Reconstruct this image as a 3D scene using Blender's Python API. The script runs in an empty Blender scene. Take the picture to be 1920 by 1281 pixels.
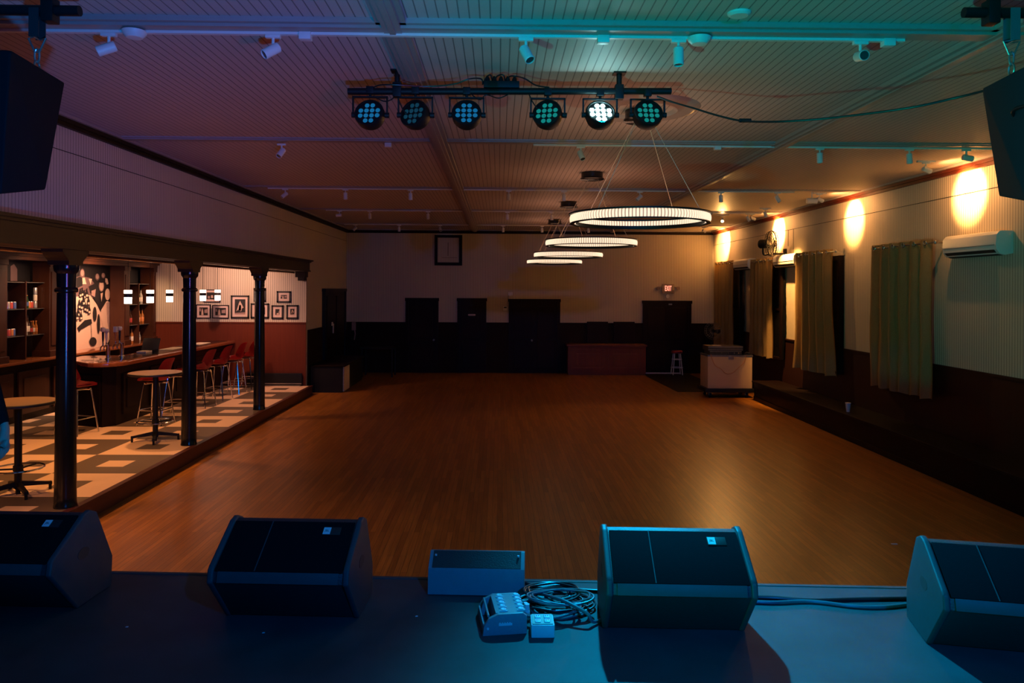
import bpy, bmesh, math, random
from mathutils import Vector, Matrix, Euler
random.seed(7)
PI = math.pi
COL = bpy.context.scene.collection
# ------------------------------------------------------------------ camera
F = 1400.0; YAW = 25/1400; ROLL = math.radians(0.3); CZ = 2.5
def at(px, py, X=None, Y=None, Z=None):
    """sight line of the camera through a photo point, met with a plane of the room"""
    u = px-960; v = 543-py
    c, s = math.cos(ROLL), math.sin(ROLL)
    u, v = u*c-v*s, u*s+v*c
    a = u*math.cos(YAW)+F*math.sin(YAW); b = -u*math.sin(YAW)+F*math.cos(YAW)
    t = X/a if X is not None else Y/b if Y is not None else (Z-CZ)/v
    return Vector((a*t, b*t, CZ+v*t))
cd = bpy.data.cameras.new('camera'); cam = bpy.data.objects.new('camera', cd); COL.objects.link(cam)
cd.sensor_width = 36; cd.lens = F/1920*36; cd.shift_y = -97.5/1920; cd.clip_start = .05
cam.matrix_world = Matrix.Translation((0, 0, CZ)) @ Matrix.Rotation(-YAW, 4, 'Z') @ Matrix.Rotation(PI/2, 4, 'X') @ Matrix.Rotation(ROLL, 4, 'Z')
bpy.context.scene.camera = cam

# ------------------------------------------------------------------ materials
def new_mat(name):
    m = bpy.data.materials.new(name); m.use_nodes = True
    return m, m.node_tree.nodes, m.node_tree.links, m.node_tree.nodes['Principled BSDF']
def mat(name, col, rough=.5, metal=0., var=.12, scale=18, emit=None, es=1., bump=0., trans=0., spec=.5, coat=0.):
    m, N, L, b = new_mat(name)
    tc = N.new('ShaderNodeTexCoord'); nz = N.new('ShaderNodeTexNoise'); nz.inputs['Scale'].default_value = scale; nz.inputs['Detail'].default_value = 4
    L.new(tc.outputs['Object'], nz.inputs['Vector'])
    mx = N.new('ShaderNodeMix'); mx.data_type = 'RGBA'
    mx.inputs['A'].default_value = (*[c*(1-var) for c in col], 1); mx.inputs['B'].default_value = (*[min(1, c*(1+var)) for c in col], 1)
    L.new(nz.outputs['Fac'], mx.inputs['Factor']); L.new(mx.outputs['Result'], b.inputs['Base Color'])
    b.inputs['Roughness'].default_value = rough; b.inputs['Metallic'].default_value = metal
    b.inputs['Specular IOR Level'].default_value = spec; b.inputs['Coat Weight'].default_value = coat
    if trans: b.inputs['Transmission Weight'].default_value = trans
    if emit: b.inputs['Emission Color'].default_value = (*emit, 1); b.inputs['Emission Strength'].default_value = es
    if bump:
        bp = N.new('ShaderNodeBump'); bp.inputs['Strength'].default_value = bump; bp.inputs['Distance'].default_value = .01
        L.new(nz.outputs['Fac'], bp.inputs['Height']); L.new(bp.outputs['Normal'], b.inputs['Normal'])
    return m
def bead_mat(name, col, axis, pitch, groove=.14, dark=.55, rough=.6):
    m, N, L, b = new_mat(name)
    tc = N.new('ShaderNodeTexCoord'); sp = N.new('ShaderNodeSeparateXYZ'); L.new(tc.outputs['Object'], sp.inputs[0])
    d = N.new('ShaderNodeMath'); d.operation = 'DIVIDE'; d.inputs[1].default_value = pitch; L.new(sp.outputs[axis], d.inputs[0])
    fr = N.new('ShaderNodeMath'); fr.operation = 'FRACT'; L.new(d.outputs[0], fr.inputs[0])
    lt = N.new('ShaderNodeMath'); lt.operation = 'LESS_THAN'; lt.inputs[1].default_value = groove; L.new(fr.outputs[0], lt.inputs[0])
    nz = N.new('ShaderNodeTexNoise'); nz.inputs['Scale'].default_value = .8; nz.inputs['Detail'].default_value = 5; L.new(tc.outputs['Object'], nz.inputs['Vector'])
    mx = N.new('ShaderNodeMix'); mx.data_type = 'RGBA'
    mx.inputs['A'].default_value = (*[c*.88 for c in col], 1); mx.inputs['B'].default_value = (*[min(1, c*1.1) for c in col], 1); L.new(nz.outputs['Fac'], mx.inputs['Factor'])
    m2 = N.new('ShaderNodeMix'); m2.data_type = 'RGBA'; L.new(mx.outputs['Result'], m2.inputs['A']); m2.inputs['B'].default_value = (*[c*dark for c in col], 1)
    L.new(lt.outputs[0], m2.inputs['Factor']); L.new(m2.outputs['Result'], b.inputs['Base Color'])
    iv = N.new('ShaderNodeMath'); iv.operation = 'SUBTRACT'; iv.inputs[0].default_value = 1; L.new(lt.outputs[0], iv.inputs[1])
    bp = N.new('ShaderNodeBump'); bp.inputs['Strength'].default_value = .5; bp.inputs['Distance'].default_value = .004
    L.new(iv.outputs[0], bp.inputs['Height']); L.new(bp.outputs['Normal'], b.inputs['Normal'])
    b.inputs['Roughness'].default_value = rough
    return m
def floor_mat():
    m, N, L, b = new_mat('strip oak floor')
    tc = N.new('ShaderNodeTexCoord'); mp = N.new('ShaderNodeMapping'); mp.inputs['Rotation'].default_value = (0, 0, PI/2); L.new(tc.outputs['Object'], mp.inputs[0])
    br = N.new('ShaderNodeTexBrick'); br.inputs['Scale'].default_value = 1; br.inputs['Brick Width'].default_value = 1.1; br.inputs['Row Height'].default_value = .057
    br.inputs['Mortar Size'].default_value = .0016; br.inputs['Bias'].default_value = 0; br.offset = .37
    br.inputs['Color1'].default_value = (.30, .105, .012, 1); br.inputs['Color2'].default_value = (.46, .175, .022, 1); br.inputs['Mortar'].default_value = (.06, .022, .01, 1)
    L.new(mp.outputs[0], br.inputs['Vector'])
    ms = N.new('ShaderNodeMapping'); ms.inputs['Scale'].default_value = (30, 1.2, 1); L.new(tc.outputs['Object'], ms.inputs[0])
    nz = N.new('ShaderNodeTexNoise'); nz.inputs['Scale'].default_value = 2; nz.inputs['Detail'].default_value = 6; L.new(ms.outputs[0], nz.inputs['Vector'])
    mx = N.new('ShaderNodeMix'); mx.data_type = 'RGBA'; mx.blend_type = 'MULTIPLY'; mx.inputs['Factor'].default_value = .55
    rp = N.new('ShaderNodeValToRGB'); rp.color_ramp.elements[0].color = (.35, .35, .35, 1); rp.color_ramp.elements[0].position = .3; rp.color_ramp.elements[1].color = (1, 1, 1, 1); rp.color_ramp.elements[1].position = .62
    L.new(nz.outputs['Fac'], rp.inputs[0]); L.new(br.outputs['Color'], mx.inputs['A']); L.new(rp.outputs[0], mx.inputs['B']); L.new(mx.outputs['Result'], b.inputs['Base Color'])
    r = N.new('ShaderNodeMapRange'); r.inputs['To Min'].default_value = .27; r.inputs['To Max'].default_value = .40; L.new(nz.outputs['Fac'], r.inputs[0]); L.new(r.outputs[0], b.inputs['Roughness'])
    bp = N.new('ShaderNodeBump'); bp.inputs['Strength'].default_value = .25; bp.inputs['Distance'].default_value = .003; L.new(nz.outputs['Fac'], bp.inputs['Height']); L.new(bp.outputs['Normal'], b.inputs['Normal'])
    b.inputs['Specular IOR Level'].default_value = .5
    return m
def wood_mat(name, c1, c2, rough=.4, axis=2, coat=0., spec=None):
    m, N, L, b = new_mat(name); b.inputs['Specular IOR Level'].default_value = .12 if max(c2) < .02 else .4
    tc = N.new('ShaderNodeTexCoord'); mp = N.new('ShaderNodeMapping'); sc = [22, 22, 22]; sc[axis] = 1.5; mp.inputs['Scale'].default_value = sc; L.new(tc.outputs['Object'], mp.inputs[0])
    nz = N.new('ShaderNodeTexNoise'); nz.inputs['Scale'].default_value = 1; nz.inputs['Detail'].default_value = 6; L.new(mp.outputs[0], nz.inputs['Vector'])
    mx = N.new('ShaderNodeMix'); mx.data_type = 'RGBA'; mx.inputs['A'].default_value = (*c1, 1); mx.inputs['B'].default_value = (*c2, 1)
    L.new(nz.outputs['Fac'], mx.inputs['Factor']); L.new(mx.outputs['Result'], b.inputs['Base Color']); b.inputs['Roughness'].default_value = rough; b.inputs['Coat Weight'].default_value = coat
    return m
M = {}
CREAM = (.62, .53, .40)
M['ceil'] = bead_mat('painted ceiling boards', (.54, .46, .42), 0, .068, .13, .42)
M['wallx'] = bead_mat('painted beadboard across', CREAM, 0, .05, .22, .5)
M['wally'] = bead_mat('painted beadboard along', CREAM, 1, .05, .22, .5)
M['beam'] = mat('painted ceiling beam', (.34, .29, .27), .4, var=.05)
M['floor'] = floor_mat()
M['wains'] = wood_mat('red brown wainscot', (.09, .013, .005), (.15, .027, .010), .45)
M['wains_dim'] = wood_mat('shade toned wainscot', (.022, .005, .003), (.04, .009, .004), .5)  # same red brown wood, darkened in colour for the dim window wall
M['wains_unlit'] = wood_mat('wainscot toned for deep shade', (.007, .004, .003), (.012, .006, .004), .55)  # same red brown wood, colour taken near black for unlit walls
M['dark'] = wood_mat('near black stained wood', (.006, .003, .003), (.012, .005, .004), .45)
M['beamwood'] = wood_mat('dark stained beam wood', (.016, .006, .003), (.03, .011, .005), .5, 1)
M['barwood'] = wood_mat('varnished bar mahogany', (.16, .045, .016), (.28, .09, .03), .16, 1, .5)
M['bbwood'] = wood_mat('back bar mahogany', (.03, .008, .003), (.06, .017, .006), .4)
M['bench'] = wood_mat('reddish bench wood', (.11, .024, .009), (.19, .045, .016), .5)
M['black'] = mat('matt black', (.007, .007, .008), .5, spec=.3)
M['blackgloss'] = mat('gloss black paint', (.008, .009, .011), .18)
M['cab'] = mat('textured black cabinet', (.02, .022, .026), .48, scale=160, bump=.3)
M['capm'] = mat('dark grey moulded plastic', (.05, .053, .06), .5, spec=.25)
M['smallw'] = mat('worn grey painted wood', (.20, .22, .25), .5, var=.1)
M['spk'] = mat('black speaker paint', (.006, .007, .010), .8, scale=160, spec=.12)
M['spk_lit'] = mat('black speaker paint tinted for blue light', (.022, .028, .04), .8, scale=160, spec=.12)  # same black paint, lighter and bluer to carry its blue lighting
M['brass'] = mat('polished brass rail', (.55, .33, .12), .2, .9)
M['grille'] = mat('black perforated grille', (.005, .005, .007), .9, scale=300, bump=.2, spec=.06)
M['stage'] = mat('worn black stage floor', (.045, .047, .052), .6, var=.55, scale=3, bump=.05, spec=.25)
M['tileL'] = mat('cream floor tile', (.84, .58, .38), .45, var=.05, scale=40)
M['tileD'] = mat('brown floor tile', (.13, .09, .06), .5, var=.12, scale=60)
M['fascia'] = wood_mat('dark red step board', (.05, .012, .008), (.09, .022, .014), .4, 1)
M['white'] = mat('white enamel', (.72, .70, .66), .4, var=.04)
M['ac'] = mat('white plastic', (.75, .73, .68), .35, var=.03)
M['slot'] = mat('dark vent slot', (.03, .03, .03), .6)
M['chrome'] = mat('chrome', (.75, .75, .77), .14, 1., var=.03)
M['red'] = mat('red vinyl shell', (.36, .03, .035), .34)
M['redpad'] = mat('orange red seat pad', (.45, .07, .025), .42)
M['tabletop'] = mat('brown laminate table top', (.22, .12, .055), .4, var=.2, scale=120)
M['curtain'] = mat('tan curtain cloth', (.52, .36, .15), .85, var=.15, scale=60, bump=.1)
M['liner'] = mat('black shiny curtain lining', (.012, .012, .012), .3)
M['glow'] = mat('frosted lit diffuser', (.3, .27, .25), .5, var=.0, emit=(1, .74, .50), es=1.2)
M['glowd'] = mat('dim diffuser seam', (.2, .15, .12), .5, var=.0, emit=(1, .5, .32), es=.30)
M['pend'] = mat('lit pendant shade', (.9, .85, .8), .5, var=.0, emit=(1, .80, .66), es=5.0)
M['bulb'] = mat('lit spotlight lens', (.9, .8, .7), .5, var=.0, emit=(1, .62, .26), es=60)
M['lens'] = mat('dark spotlight lens', (.05, .05, .05), .1)
M['ledb'] = mat('blue led lens', (.01, .05, .09), .15, emit=(.01, .22, .50), es=.5)
M['ledt'] = mat('teal led lens', (.01, .08, .07), .15, emit=(.01, .36, .32), es=.5)
M['ledk'] = mat('dim blue led lens', (.01, .04, .05), .1, emit=(.01, .10, .16), es=.3)
M['ledon'] = mat('lit cyan led lens', (.5, .9, 1), .2, emit=(.45, .95, 1), es=40)
M['exitw'] = mat('exit sign housing', (.34, .24, .17), .5, var=.03)
M['exitr'] = mat('lit exit letters', (.9, .2, .1), .4, var=0, emit=(1, .30, .20), es=2.2)
M['cartm'] = mat('beige road case cloth', (.66, .46, .25), .7, var=.08, scale=120)
M['steel'] = mat('brushed steel', (.4, .39, .37), .35, .9)
M['pm'] = mat('mid tone print', (.13, .075, .075), .6)
M['pk'] = mat('dark print', (.012, .010, .011), .5)
M['pc'] = mat('cream print', (.62, .42, .32), .6, var=.05, scale=8)
M['pg'] = mat('grey tone print', (.35, .22, .19), .6, var=.5, scale=60)
M['matb'] = mat('cream picture mat', (.70, .52, .44), .7, var=.02)
M['glass'] = mat('smoked shelf glass', (.10, .09, .08), .1)
M['rubber'] = mat('black cable rubber', (.012, .013, .015), .35)
M['cableb'] = mat('blue grey cable jacket', (.10, .12, .14), .35)
M['amber'] = mat('amber glass', (.30, .10, .02), .12)
M['green'] = mat('green glass', (.02, .06, .025), .12)
M['clear'] = mat('pale clear glass', (.35, .32, .27), .1)
M['brownb'] = mat('brown glass', (.05, .02, .01), .12)
M['lab1'] = mat('cream label', (.7, .6, .48), .6)
M['lab2'] = mat('orange label', (.6, .2, .05), .5)
M['lab3'] = mat('red label', (.5, .06, .04), .5)
M['lab4'] = mat('blue label', (.08, .14, .35), .5)
M['lab5'] = mat('silver can', (.55, .52, .5), .3, .6)
M['skin'] = mat('skin', (.45, .27, .2), .5, var=.06)
M['jeans'] = mat('blue denim', (.10, .16, .30), .8, var=.2, scale=120)
M['shirt'] = mat('black shirt cloth', (.006, .006, .007), .9, spec=.1)
M['hair'] = mat('dark brown hair', (.03, .018, .012), .6)
M['outlet'] = mat('white outlet plastic', (.72, .70, .74), .4, var=.04)
M['snake'] = mat('grey metal stage box', (.22, .25, .28), .45, var=.15, scale=90)
M['paper'] = mat('paper', (.6, .5, .36), .7)

# ------------------------------------------------------------------ mesh builder
class MB:
    def __init__(s, *mats): s.bm = bmesh.new(); s.mats = [M[m] for m in mats]
    def _fin(s, geom_faces, mi):
        for f in geom_faces: f.material_index = mi
    def box(s, x0, x1, y0, y1, z0, z1, mi=0, bev=0, Mx=None, seg=2):
        n0 = set(s.bm.faces)
        vs = [s.bm.verts.new((x, y, z)) for x in (x0, x1) for y in (y0, y1) for z in (z0, z1)]
        for q in ((0, 1, 3, 2), (4, 6, 7, 5), (0, 4, 5, 1), (2, 3, 7, 6), (0, 2, 6, 4), (1, 5, 7, 3)): s.bm.faces.new([vs[i] for i in q])
        if bev:
            es = list({e for v in vs for e in v.link_edges})
            bmesh.ops.bevel(s.bm, geom=es, offset=bev, segments=seg, affect='EDGES', profile=.6)
        new = [f for f in s.bm.faces if f not in n0]
        if Mx is not None: bmesh.ops.transform(s.bm, matrix=Mx, verts=list({v for f in new for v in f.verts}))
        s._fin(new, mi); return s
    def prism(s, pts, d0, d1, axis='x', mi=0, bev=0, Mx=None, seg=2):
        """2D outline pushed along an axis: axis x -> pts are (y,z); y -> (x,z); z -> (x,y)"""
        n0 = set(s.bm.faces)
        def P(p, d): return {'x': (d, p[0], p[1]), 'y': (p[0], d, p[1]), 'z': (p[0], p[1], d)}[axis]
        a = [s.bm.verts.new(P(p, d0)) for p in pts]; b = [s.bm.verts.new(P(p, d1)) for p in pts]
        n = len(pts); s.bm.faces.new(a); s.bm.faces.new(b[::-1])
        for i in range(n): s.bm.faces.new((a[i], b[i], b[(i+1) % n], a[(i+1) % n]))
        new = [f for f in s.bm.faces if f not in n0]
        bmesh.ops.recalc_face_normals(s.bm, faces=new)
        if bev:
            bmesh.ops.bevel(s.bm, geom=list({e for f in new for e in f.edges}), offset=bev, segments=seg, affect='EDGES', profile=.6)
            new = [f for f in s.bm.faces if f not in n0]
        if Mx is not None: bmesh.ops.transform(s.bm, matrix=Mx, verts=list({v for f in new for v in f.verts}))
        s._fin(new, mi); return s
    def lathe(s, prof, mi=0, seg=24, Mx=None, mats=None, close=False):
        n0 = set(s.bm.faces); rings = []
        for r, z in prof:
            if r < 1e-6: rings.append([s.bm.verts.new((0, 0, z))])
            else: rings.append([s.bm.verts.new((r*math.cos(2*PI*k/seg), r*math.sin(2*PI*k/seg), z)) for k in range(seg)])
        rr = list(zip(rings, rings[1:])) + ([(rings[-1], rings[0])] if close else [])
        for j, (A, B) in enumerate(rr):
            for k in range(seg):
                k2 = (k+1) % seg
                if len(A) == 1 and len(B) == 1: continue
                if len(A) == 1: f = s.bm.faces.new((A[0], B[k2], B[k]))
                elif len(B) == 1: f = s.bm.faces.new((A[k], A[k2], B[0]))
                else: f = s.bm.faces.new((A[k], A[k2], B[k2], B[k]))
                f.material_index = mats[j] if mats else mi
        new = [f for f in s.bm.faces if f not in n0]
        bmesh.ops.recalc_face_normals(s.bm, faces=new)
        if Mx is not None: bmesh.ops.transform(s.bm, matrix=Mx, verts=list({v for f in new for v in f.verts}))
        return s
    def cyl(s, c, r, h, mi=0, seg=20, axis='z', r2=None):
        Mx = Matrix.Translation(c) @ {'z': Matrix.Identity(4), 'x': Matrix.Rotation(PI/2, 4, 'Y'), 'y': Matrix.Rotation(-PI/2, 4, 'X')}[axis]
        r2 = r if r2 is None else r2
        return s.lathe([(0, 0), (r, 0), (r2, h), (0, h)], mi, seg, Mx)
    def tube(s, pts, r, mi=0, seg=8, closed=False, smooth=0):
        pts = [Vector(p) for p in pts]
        if smooth:
            out = []; n = len(pts)
            rng = range(n if closed else n-1)
            for i in rng:
                p0 = pts[(i-1) % n] if closed or i > 0 else pts[i]; p1 = pts[i]; p2 = pts[(i+1) % n]; p3 = pts[(i+2) % n] if closed or i+2 < n else p2
                for k in range(smooth):
                    t = k/smooth; out.append(.5*((2*p1)+(p2-p0)*t+(2*p0-5*p1+4*p2-p3)*t*t+(3*p1-p0-3*p2+p3)*t**3))
            if not closed: out.append(pts[-1])
            pts = out
        n = len(pts); rings = []; up = Vector((0, 0, 1))
        t0 = (pts[1]-pts[0]).normalized()
        nrm = t0.orthogonal().normalized() if abs(t0.dot(up)) > .95 else t0.cross(up).normalized()
        for i, p in enumerate(pts):
            t = (pts[(i+1) % n]-pts[i-1]) if closed or 0 < i < n-1 else (pts[1]-pts[0] if i == 0 else pts[-1]-pts[-2])
            t = t.normalized() if t.length > 1e-9 else t0
            nrm = nrm-t*nrm.dot(t); nrm = nrm.normalized() if nrm.length > 1e-6 else t.orthogonal().normalized()
            bn = t.cross(nrm)
            rings.append([s.bm.verts.new(p+r*(math.cos(2*PI*k/seg)*nrm+math.sin(2*PI*k/seg)*bn)) for k in range(seg)])
        for i in range(n if closed else n-1):
            A, B = rings[i], rings[(i+1) % n]
            for k in range(seg): s.bm.faces.new((A[k], A[(k+1) % seg], B[(k+1) % seg], B[k])).material_index = mi
        if not closed:
            s.bm.faces.new(rings[0][::-1]).material_index = mi; s.bm.faces.new(rings[-1]).material_index = mi
        return s
    def hull(s, pts, mi=0, bev=0):
        vs = [s.bm.verts.new(p) for p in pts]
        r = bmesh.ops.convex_hull(s.bm, input=vs)
        bmesh.ops.dissolve_limit(s.bm, angle_limit=.02, verts=s.bm.verts, edges=s.bm.edges)
        if bev: bmesh.ops.bevel(s.bm, geom=list(s.bm.edges), offset=bev, segments=3, affect='EDGES', profile=.6)
        s._fin(s.bm.faces, mi); return s
    def face(s, pts, mi=0):
        s.bm.faces.new([s.bm.verts.new(p) for p in pts]).material_index = mi; return s
    def build(s, name, parent=None, world=True, label=None, smooth=True, ang=35):
        me = bpy.data.meshes.new(name)
        if parent is not None and world:
            bmesh.ops.translate(s.bm, verts=s.bm.verts, vec=-Vector(parent['org']) if 'org' in parent else -parent.location)
        s.bm.to_mesh(me); s.bm.free()
        for m in s.mats: me.materials.append(m)
        if smooth:
            me.polygons.foreach_set('use_smooth', [True]*len(me.polygons)); me.set_sharp_from_angle(angle=math.radians(ang))
        o = bpy.data.objects.new(name, me); COL.objects.link(o)
        if parent is not None: o.parent = parent
        if label: o['label'] = label
        return o
def tag(o, label, cat, group=None, kind=None):
    o['label'] = label; o['category'] = cat
    if group: o['group'] = group
    if kind: o['kind'] = kind
    return o
def thing(name, label, cat, loc=(0, 0, 0), rz=0, group=None):
    o = bpy.data.objects.new(name, None); COL.objects.link(o); o.location = loc; o.rotation_euler = (0, 0, rz); o.empty_display_size = .1
    return tag(o, label, cat, group)
def struct(o, label=None): 
    o['kind'] = 'structure'
    if label: o['label'] = label
    return o
def dup(root, loc, rz=0, label=None, group=None):
    r = root.copy(); COL.objects.link(r); r.location = loc; r.rotation_euler = (0, 0, rz)
    if label: r['label'] = label
    if group: r['group'] = group
    for ch in list(root.children):
        c = ch.copy(); COL.objects.link(c); c.parent = r
        for g in list(ch.children):
            d = g.copy(); COL.objects.link(d); d.parent = c
    return r
def text(name, body, size, loc, rot, m, parent, ext=.002):
    cu = bpy.data.curves.new(name, 'FONT'); cu.body = body; cu.size = size; cu.extrude = ext; cu.align_x = 'CENTER'; cu.align_y = 'CENTER'
    cu.materials.append(M[m]); tmp = bpy.data.objects.new('tmp', cu); COL.objects.link(tmp); bpy.context.view_layer.update()
    me = bpy.data.meshes.new_from_object(tmp.evaluated_get(bpy.context.evaluated_depsgraph_get())); bpy.data.objects.remove(tmp)
    me.name = name; o = bpy.data.objects.new(name, me); COL.objects.link(o); o.location = loc; o.rotation_euler = rot; o.parent = parent
    return o
ORD = ['first', 'second', 'third', 'fourth', 'fifth', 'sixth', 'seventh', 'eighth', 'ninth', 'tenth', 'eleventh', 'twelfth']

# ------------------------------------------------------------------ room shell
XL, XR, YB, ZC, ZP, YE, XP = -4.55, 6.48, 22.4, 4.28, .20, 17.75, -4.40
struct(MB('floor').box(-4.6, XR+.2, -3, YB+.2, -.1, 0).build('floor', smooth=False), 'orange brown strip wood dance floor')
struct(MB('ceil').box(-4.75, XR+.2, -3, YB+.2, ZC, ZC+.1).build('ceiling', smooth=False), 'pale beadboard ceiling with crossing beams')
WB = 1.51
w = struct(MB('wallx').box(XL-.2, XR+.2, YB, YB+.2, 0, ZC).build('wall_back', smooth=False), 'striped cream far wall')
struct(MB('wains_unlit').box(XL, XR, YB-.02, YB, 0, WB-.03).box(XL, XR, YB-.035, YB, WB-.03, WB).build('wainscot', w, smooth=False))
w = struct(MB('wally').box(XR, XR+.2, -3, YB, 0, ZC).build('wall_right', smooth=False), 'striped cream wall with the curtained windows')
struct(MB('wains_dim').box(XR-.02, XR, -3, YB, 0, 1.40).box(XR-.035, XR, -3, YB, 1.40, 1.43).build('wainscot', w, smooth=False), 'shade toned wainscot')
w = struct(MB('wally').box(XL-.15, XL, YE, YB, 0, ZC).box(XL-.15, XL, -3, YE, 3.1, ZC).build('wall_left', smooth=False), 'striped wall above the bar beam')
struct(MB('wains_unlit').box(XL, XL+.02, YE+.12, YB, 0, WB-.03).box(XL, XL+.035, YE+.12, YB, WB-.03, WB).build('wainscot', w, smooth=False))
w = struct(MB('wallx').box(-9.3, XL-.15, YE, YE+.15, 0, 3.2).build('wall_alcove', smooth=False), 'striped end wall of the bar alcove')
struct(MB('wains').box(-9.0, XL-.0, YE-.02, YE, ZP, 1.67).box(-9.0, XL, YE-.035, YE, 1.67, 1.70).build('wainscot', w, smooth=False), 'red brown wainscot')
struct(MB('wallx').box(-9.3, XL, YE, YE+.002, 0, .01).box(XL-.15, XL, YE-.004, YE, 1.7, 3.1).build('trim_5', smooth=False), 'cream corner end of the wall by the bar alcove')
struct(MB('bbwood').box(-9.3, -9.15, 3, YE, 0, 3.3).build('wall_bar', smooth=False), 'wall behind the back bar')
struct(MB('wallx').box(-9.3, XL, 2.9, 3.0, 0, 3.3).build('wall_front', smooth=False), 'near end wall of the bar alcove')
struct(MB('wallx').box(-9.3, XL-.1, 3, YE+.1, 3.12, 3.2).build('ceiling_alcove', smooth=False), 'low ceiling of the bar alcove')
# cornices
def cornice(name, pts_fn, lab, m_='dark'): struct(MB(m_, 'beam').box(*pts_fn[0]).box(*pts_fn[1]).box(*pts_fn[2], mi=1).build(name, smooth=False), lab)
cornice('trim_1', ((XL, XL+.05, -3, YB, 4.17, 4.25), (XL, XL+.08, -3, YB, 4.21, 4.25), (XL, XL+.12, -3, YB, 4.25, ZC)), 'dark wooden cornice over the bar wall')
cornice('trim_2', ((XR-.05, XR, -3, YB, 4.17, 4.25), (XR-.08, XR, -3, YB, 4.21, 4.25), (XR-.12, XR, -3, YB, 4.25, ZC)), 'dark wooden cornice over the window wall, reddened for reflected light', 'wains')  # redder wood puts the warm reflection into the colour
cornice('trim_3', ((XL, XR, YB-.05, YB, 4.17, 4.25), (XL, XR, YB-.08, YB, 4.21, 4.25), (XL, XR, YB-.12, YB, 4.25, ZC)), 'dark wooden cornice over the far wall')
struct(MB('dark').box(XR-.006, XR, 3, YB, 3.86, 3.868).build('trim_6', smooth=False), 'thin dark seam line along the window wall')
struct(MB('dark').box(XL, XL+.006, 3, YB, 3.92, 3.926).build('trim_7', smooth=False), 'thin dark seam line along the bar wall')
# ceiling beams
n = 8
for (xc) in (-.72, 3.39):
    struct(MB('beam').box(xc-.10, xc+.10, -3, YB, ZC-.035, ZC).box(xc-.06, xc+.06, -3, YB, ZC-.06, ZC-.035).box(xc-.02, xc+.02, -3, YB, ZC-.07, ZC-.06).build('trim_%d' % n, smooth=False),
           'ceiling beam running down the hall' + (' nearer the bar' if xc < 0 else ' nearer the windows')); n += 1
DB = []
BY = [5.0, 8.93, 13.1, 16.75, 20.4]
for i, yb in enumerate(BY):
    d1, d2 = ((.035, .055), (.016, .028), (.010, .018), (.009, .016), (.008, .014))[i]; DB.append(d2)
    struct(MB('beam').box(XL, XR, yb-.09, yb+.12, ZC-d1, ZC).box(XL, XR, yb-.05, yb+.08, ZC-d2, ZC-d1).build('trim_%d' % n, smooth=False), ORD[i]+' cross beam of the ceiling from the stage'); n += 1
# exposed fireplace-like medallion over the first ring
tag(MB('beam').lathe([(.30, 0), (.34, -.03), (.40, -.015), (.46, -.035), (.52, -.02), (.56, 0)], 0, 48, Matrix.Translation((1.40, 7.30, ZC))).build('ceiling_medallion'), 'round moulded ceiling medallion above the nearest ring lamp', 'ceiling medallion')
tag(MB('white').lathe([(0, -.022), (.055, -.022), (.072, -.010), (.075, 0)], 0, 32, Matrix.Translation(Vector((at(1386, 24, Z=ZC).x, at(1386, 24, Z=ZC).y, ZC)))).build('smoke_detector'), 'round white disc on the ceiling before the first beam, above the exit side', 'ceiling detector')
for px, lab in ((250, 'above the bar side'), (1322, 'above the middle of the hall')):
    p = at(px, 53, Z=ZC-.05); p.z = ZC-.065
    tag(MB('white').lathe([(0, -.05), (.05, -.045), (.075, -.02), (.08, 0)], 0, 24, Matrix.Translation((p.x, 5.04, p.z))).build('smoke_detector'), 'small white dome detector on the first ceiling beam '+lab, 'ceiling detector')

# ------------------------------------------------------------------ back wall doors and fittings
def door(name, x0, x1, z1, lab, leaves=1, handle=None):
    y = YB-.03
    d = MB('dark').box(x0+.07, x1-.07, y-.01, YB, 0, z1-.08)
    k = (x1-x0-.14)/leaves
    for i in range(leaves):
        a = x0+.07+i*k
        for z0, zz in ((.15, .95), (1.05, z1-.22)):
            d.box(a+.09, a+k-.09, y-.022, y, z0, zz, bev=.008)
    o = struct(d.build(name, smooth=False), lab)
    fr = MB('dark').box(x0, x0+.08, y-.03, YB, 0, z1).box(x1-.08, x1, y-.03, YB, 0, z1).box(x0-.02, x1+.02, y-.035, YB, z1-.09, z1)
    fr.build('door_frame', o, smooth=False)
    if handle:
        MB('steel').cyl((handle, y-.05, .98), .03, .05, axis='y').lathe([(0, -.03), (.028, -.02), (.03, 0), (.02, .02), (0, .03)], 0, 12, Matrix.Translation((handle, y-.07, .98))).build('door_handle', o)
    return o
door('door_1', -2.775, -1.80, 2.235, 'dark door nearest the bar corner', handle=-1.93)
d2 = door('door_2', -1.23, -.365, 2.235, 'narrow dark door with a small plate')
sg = MB('matb', 'pk').prism([(-.10, -.025), (.10, -.025), (.115, 0), (.10, .025), (-.10, .025), (-.115, 0)], -.006, 0, 'y', Mx=Matrix.Translation((-.80, YB-.056, 1.735)))
for k in range(7): sg.box(-.87+k*.02, -.858+k*.02, YB-.0635, YB-.0615, 1.73, 1.742, mi=1)
tag(sg.build('door_sign'), 'small pale name plate on the narrow dark door', 'door sign')
door('door_3', .305, 1.845, 2.22, 'wide dark double door', 2, handle=1.0)
d4 = door('door_4', 4.335, 5.80, 2.19, 'black exit door under the exit sign', 2)
struct(MB('white').box(4.42, 5.45, YB-.13, YB-.06, .0, .03).build('door_gap_light', d4, smooth=False), 'white strip standing in for light under the door')  # white strip drawn for the light showing under the door
struct(MB('steel').box(5.1, 5.2, YB-.11, YB-.07, 2.06, 2.1).build('door_closer', d4, smooth=False))
d5 = MB('dark').box(XL, XL+.05, 19.40, 21.9, 0, 2.45)
d5.box(XL+.05, XL+.075, 19.6, 20.6, .2, 2.3, bev=.006).box(XL+.05, XL+.075, 20.75, 21.7, .2, 2.3, bev=.006)
o = struct(d5.build('door_5', smooth=False), 'dark door in the bar side wall')
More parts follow.
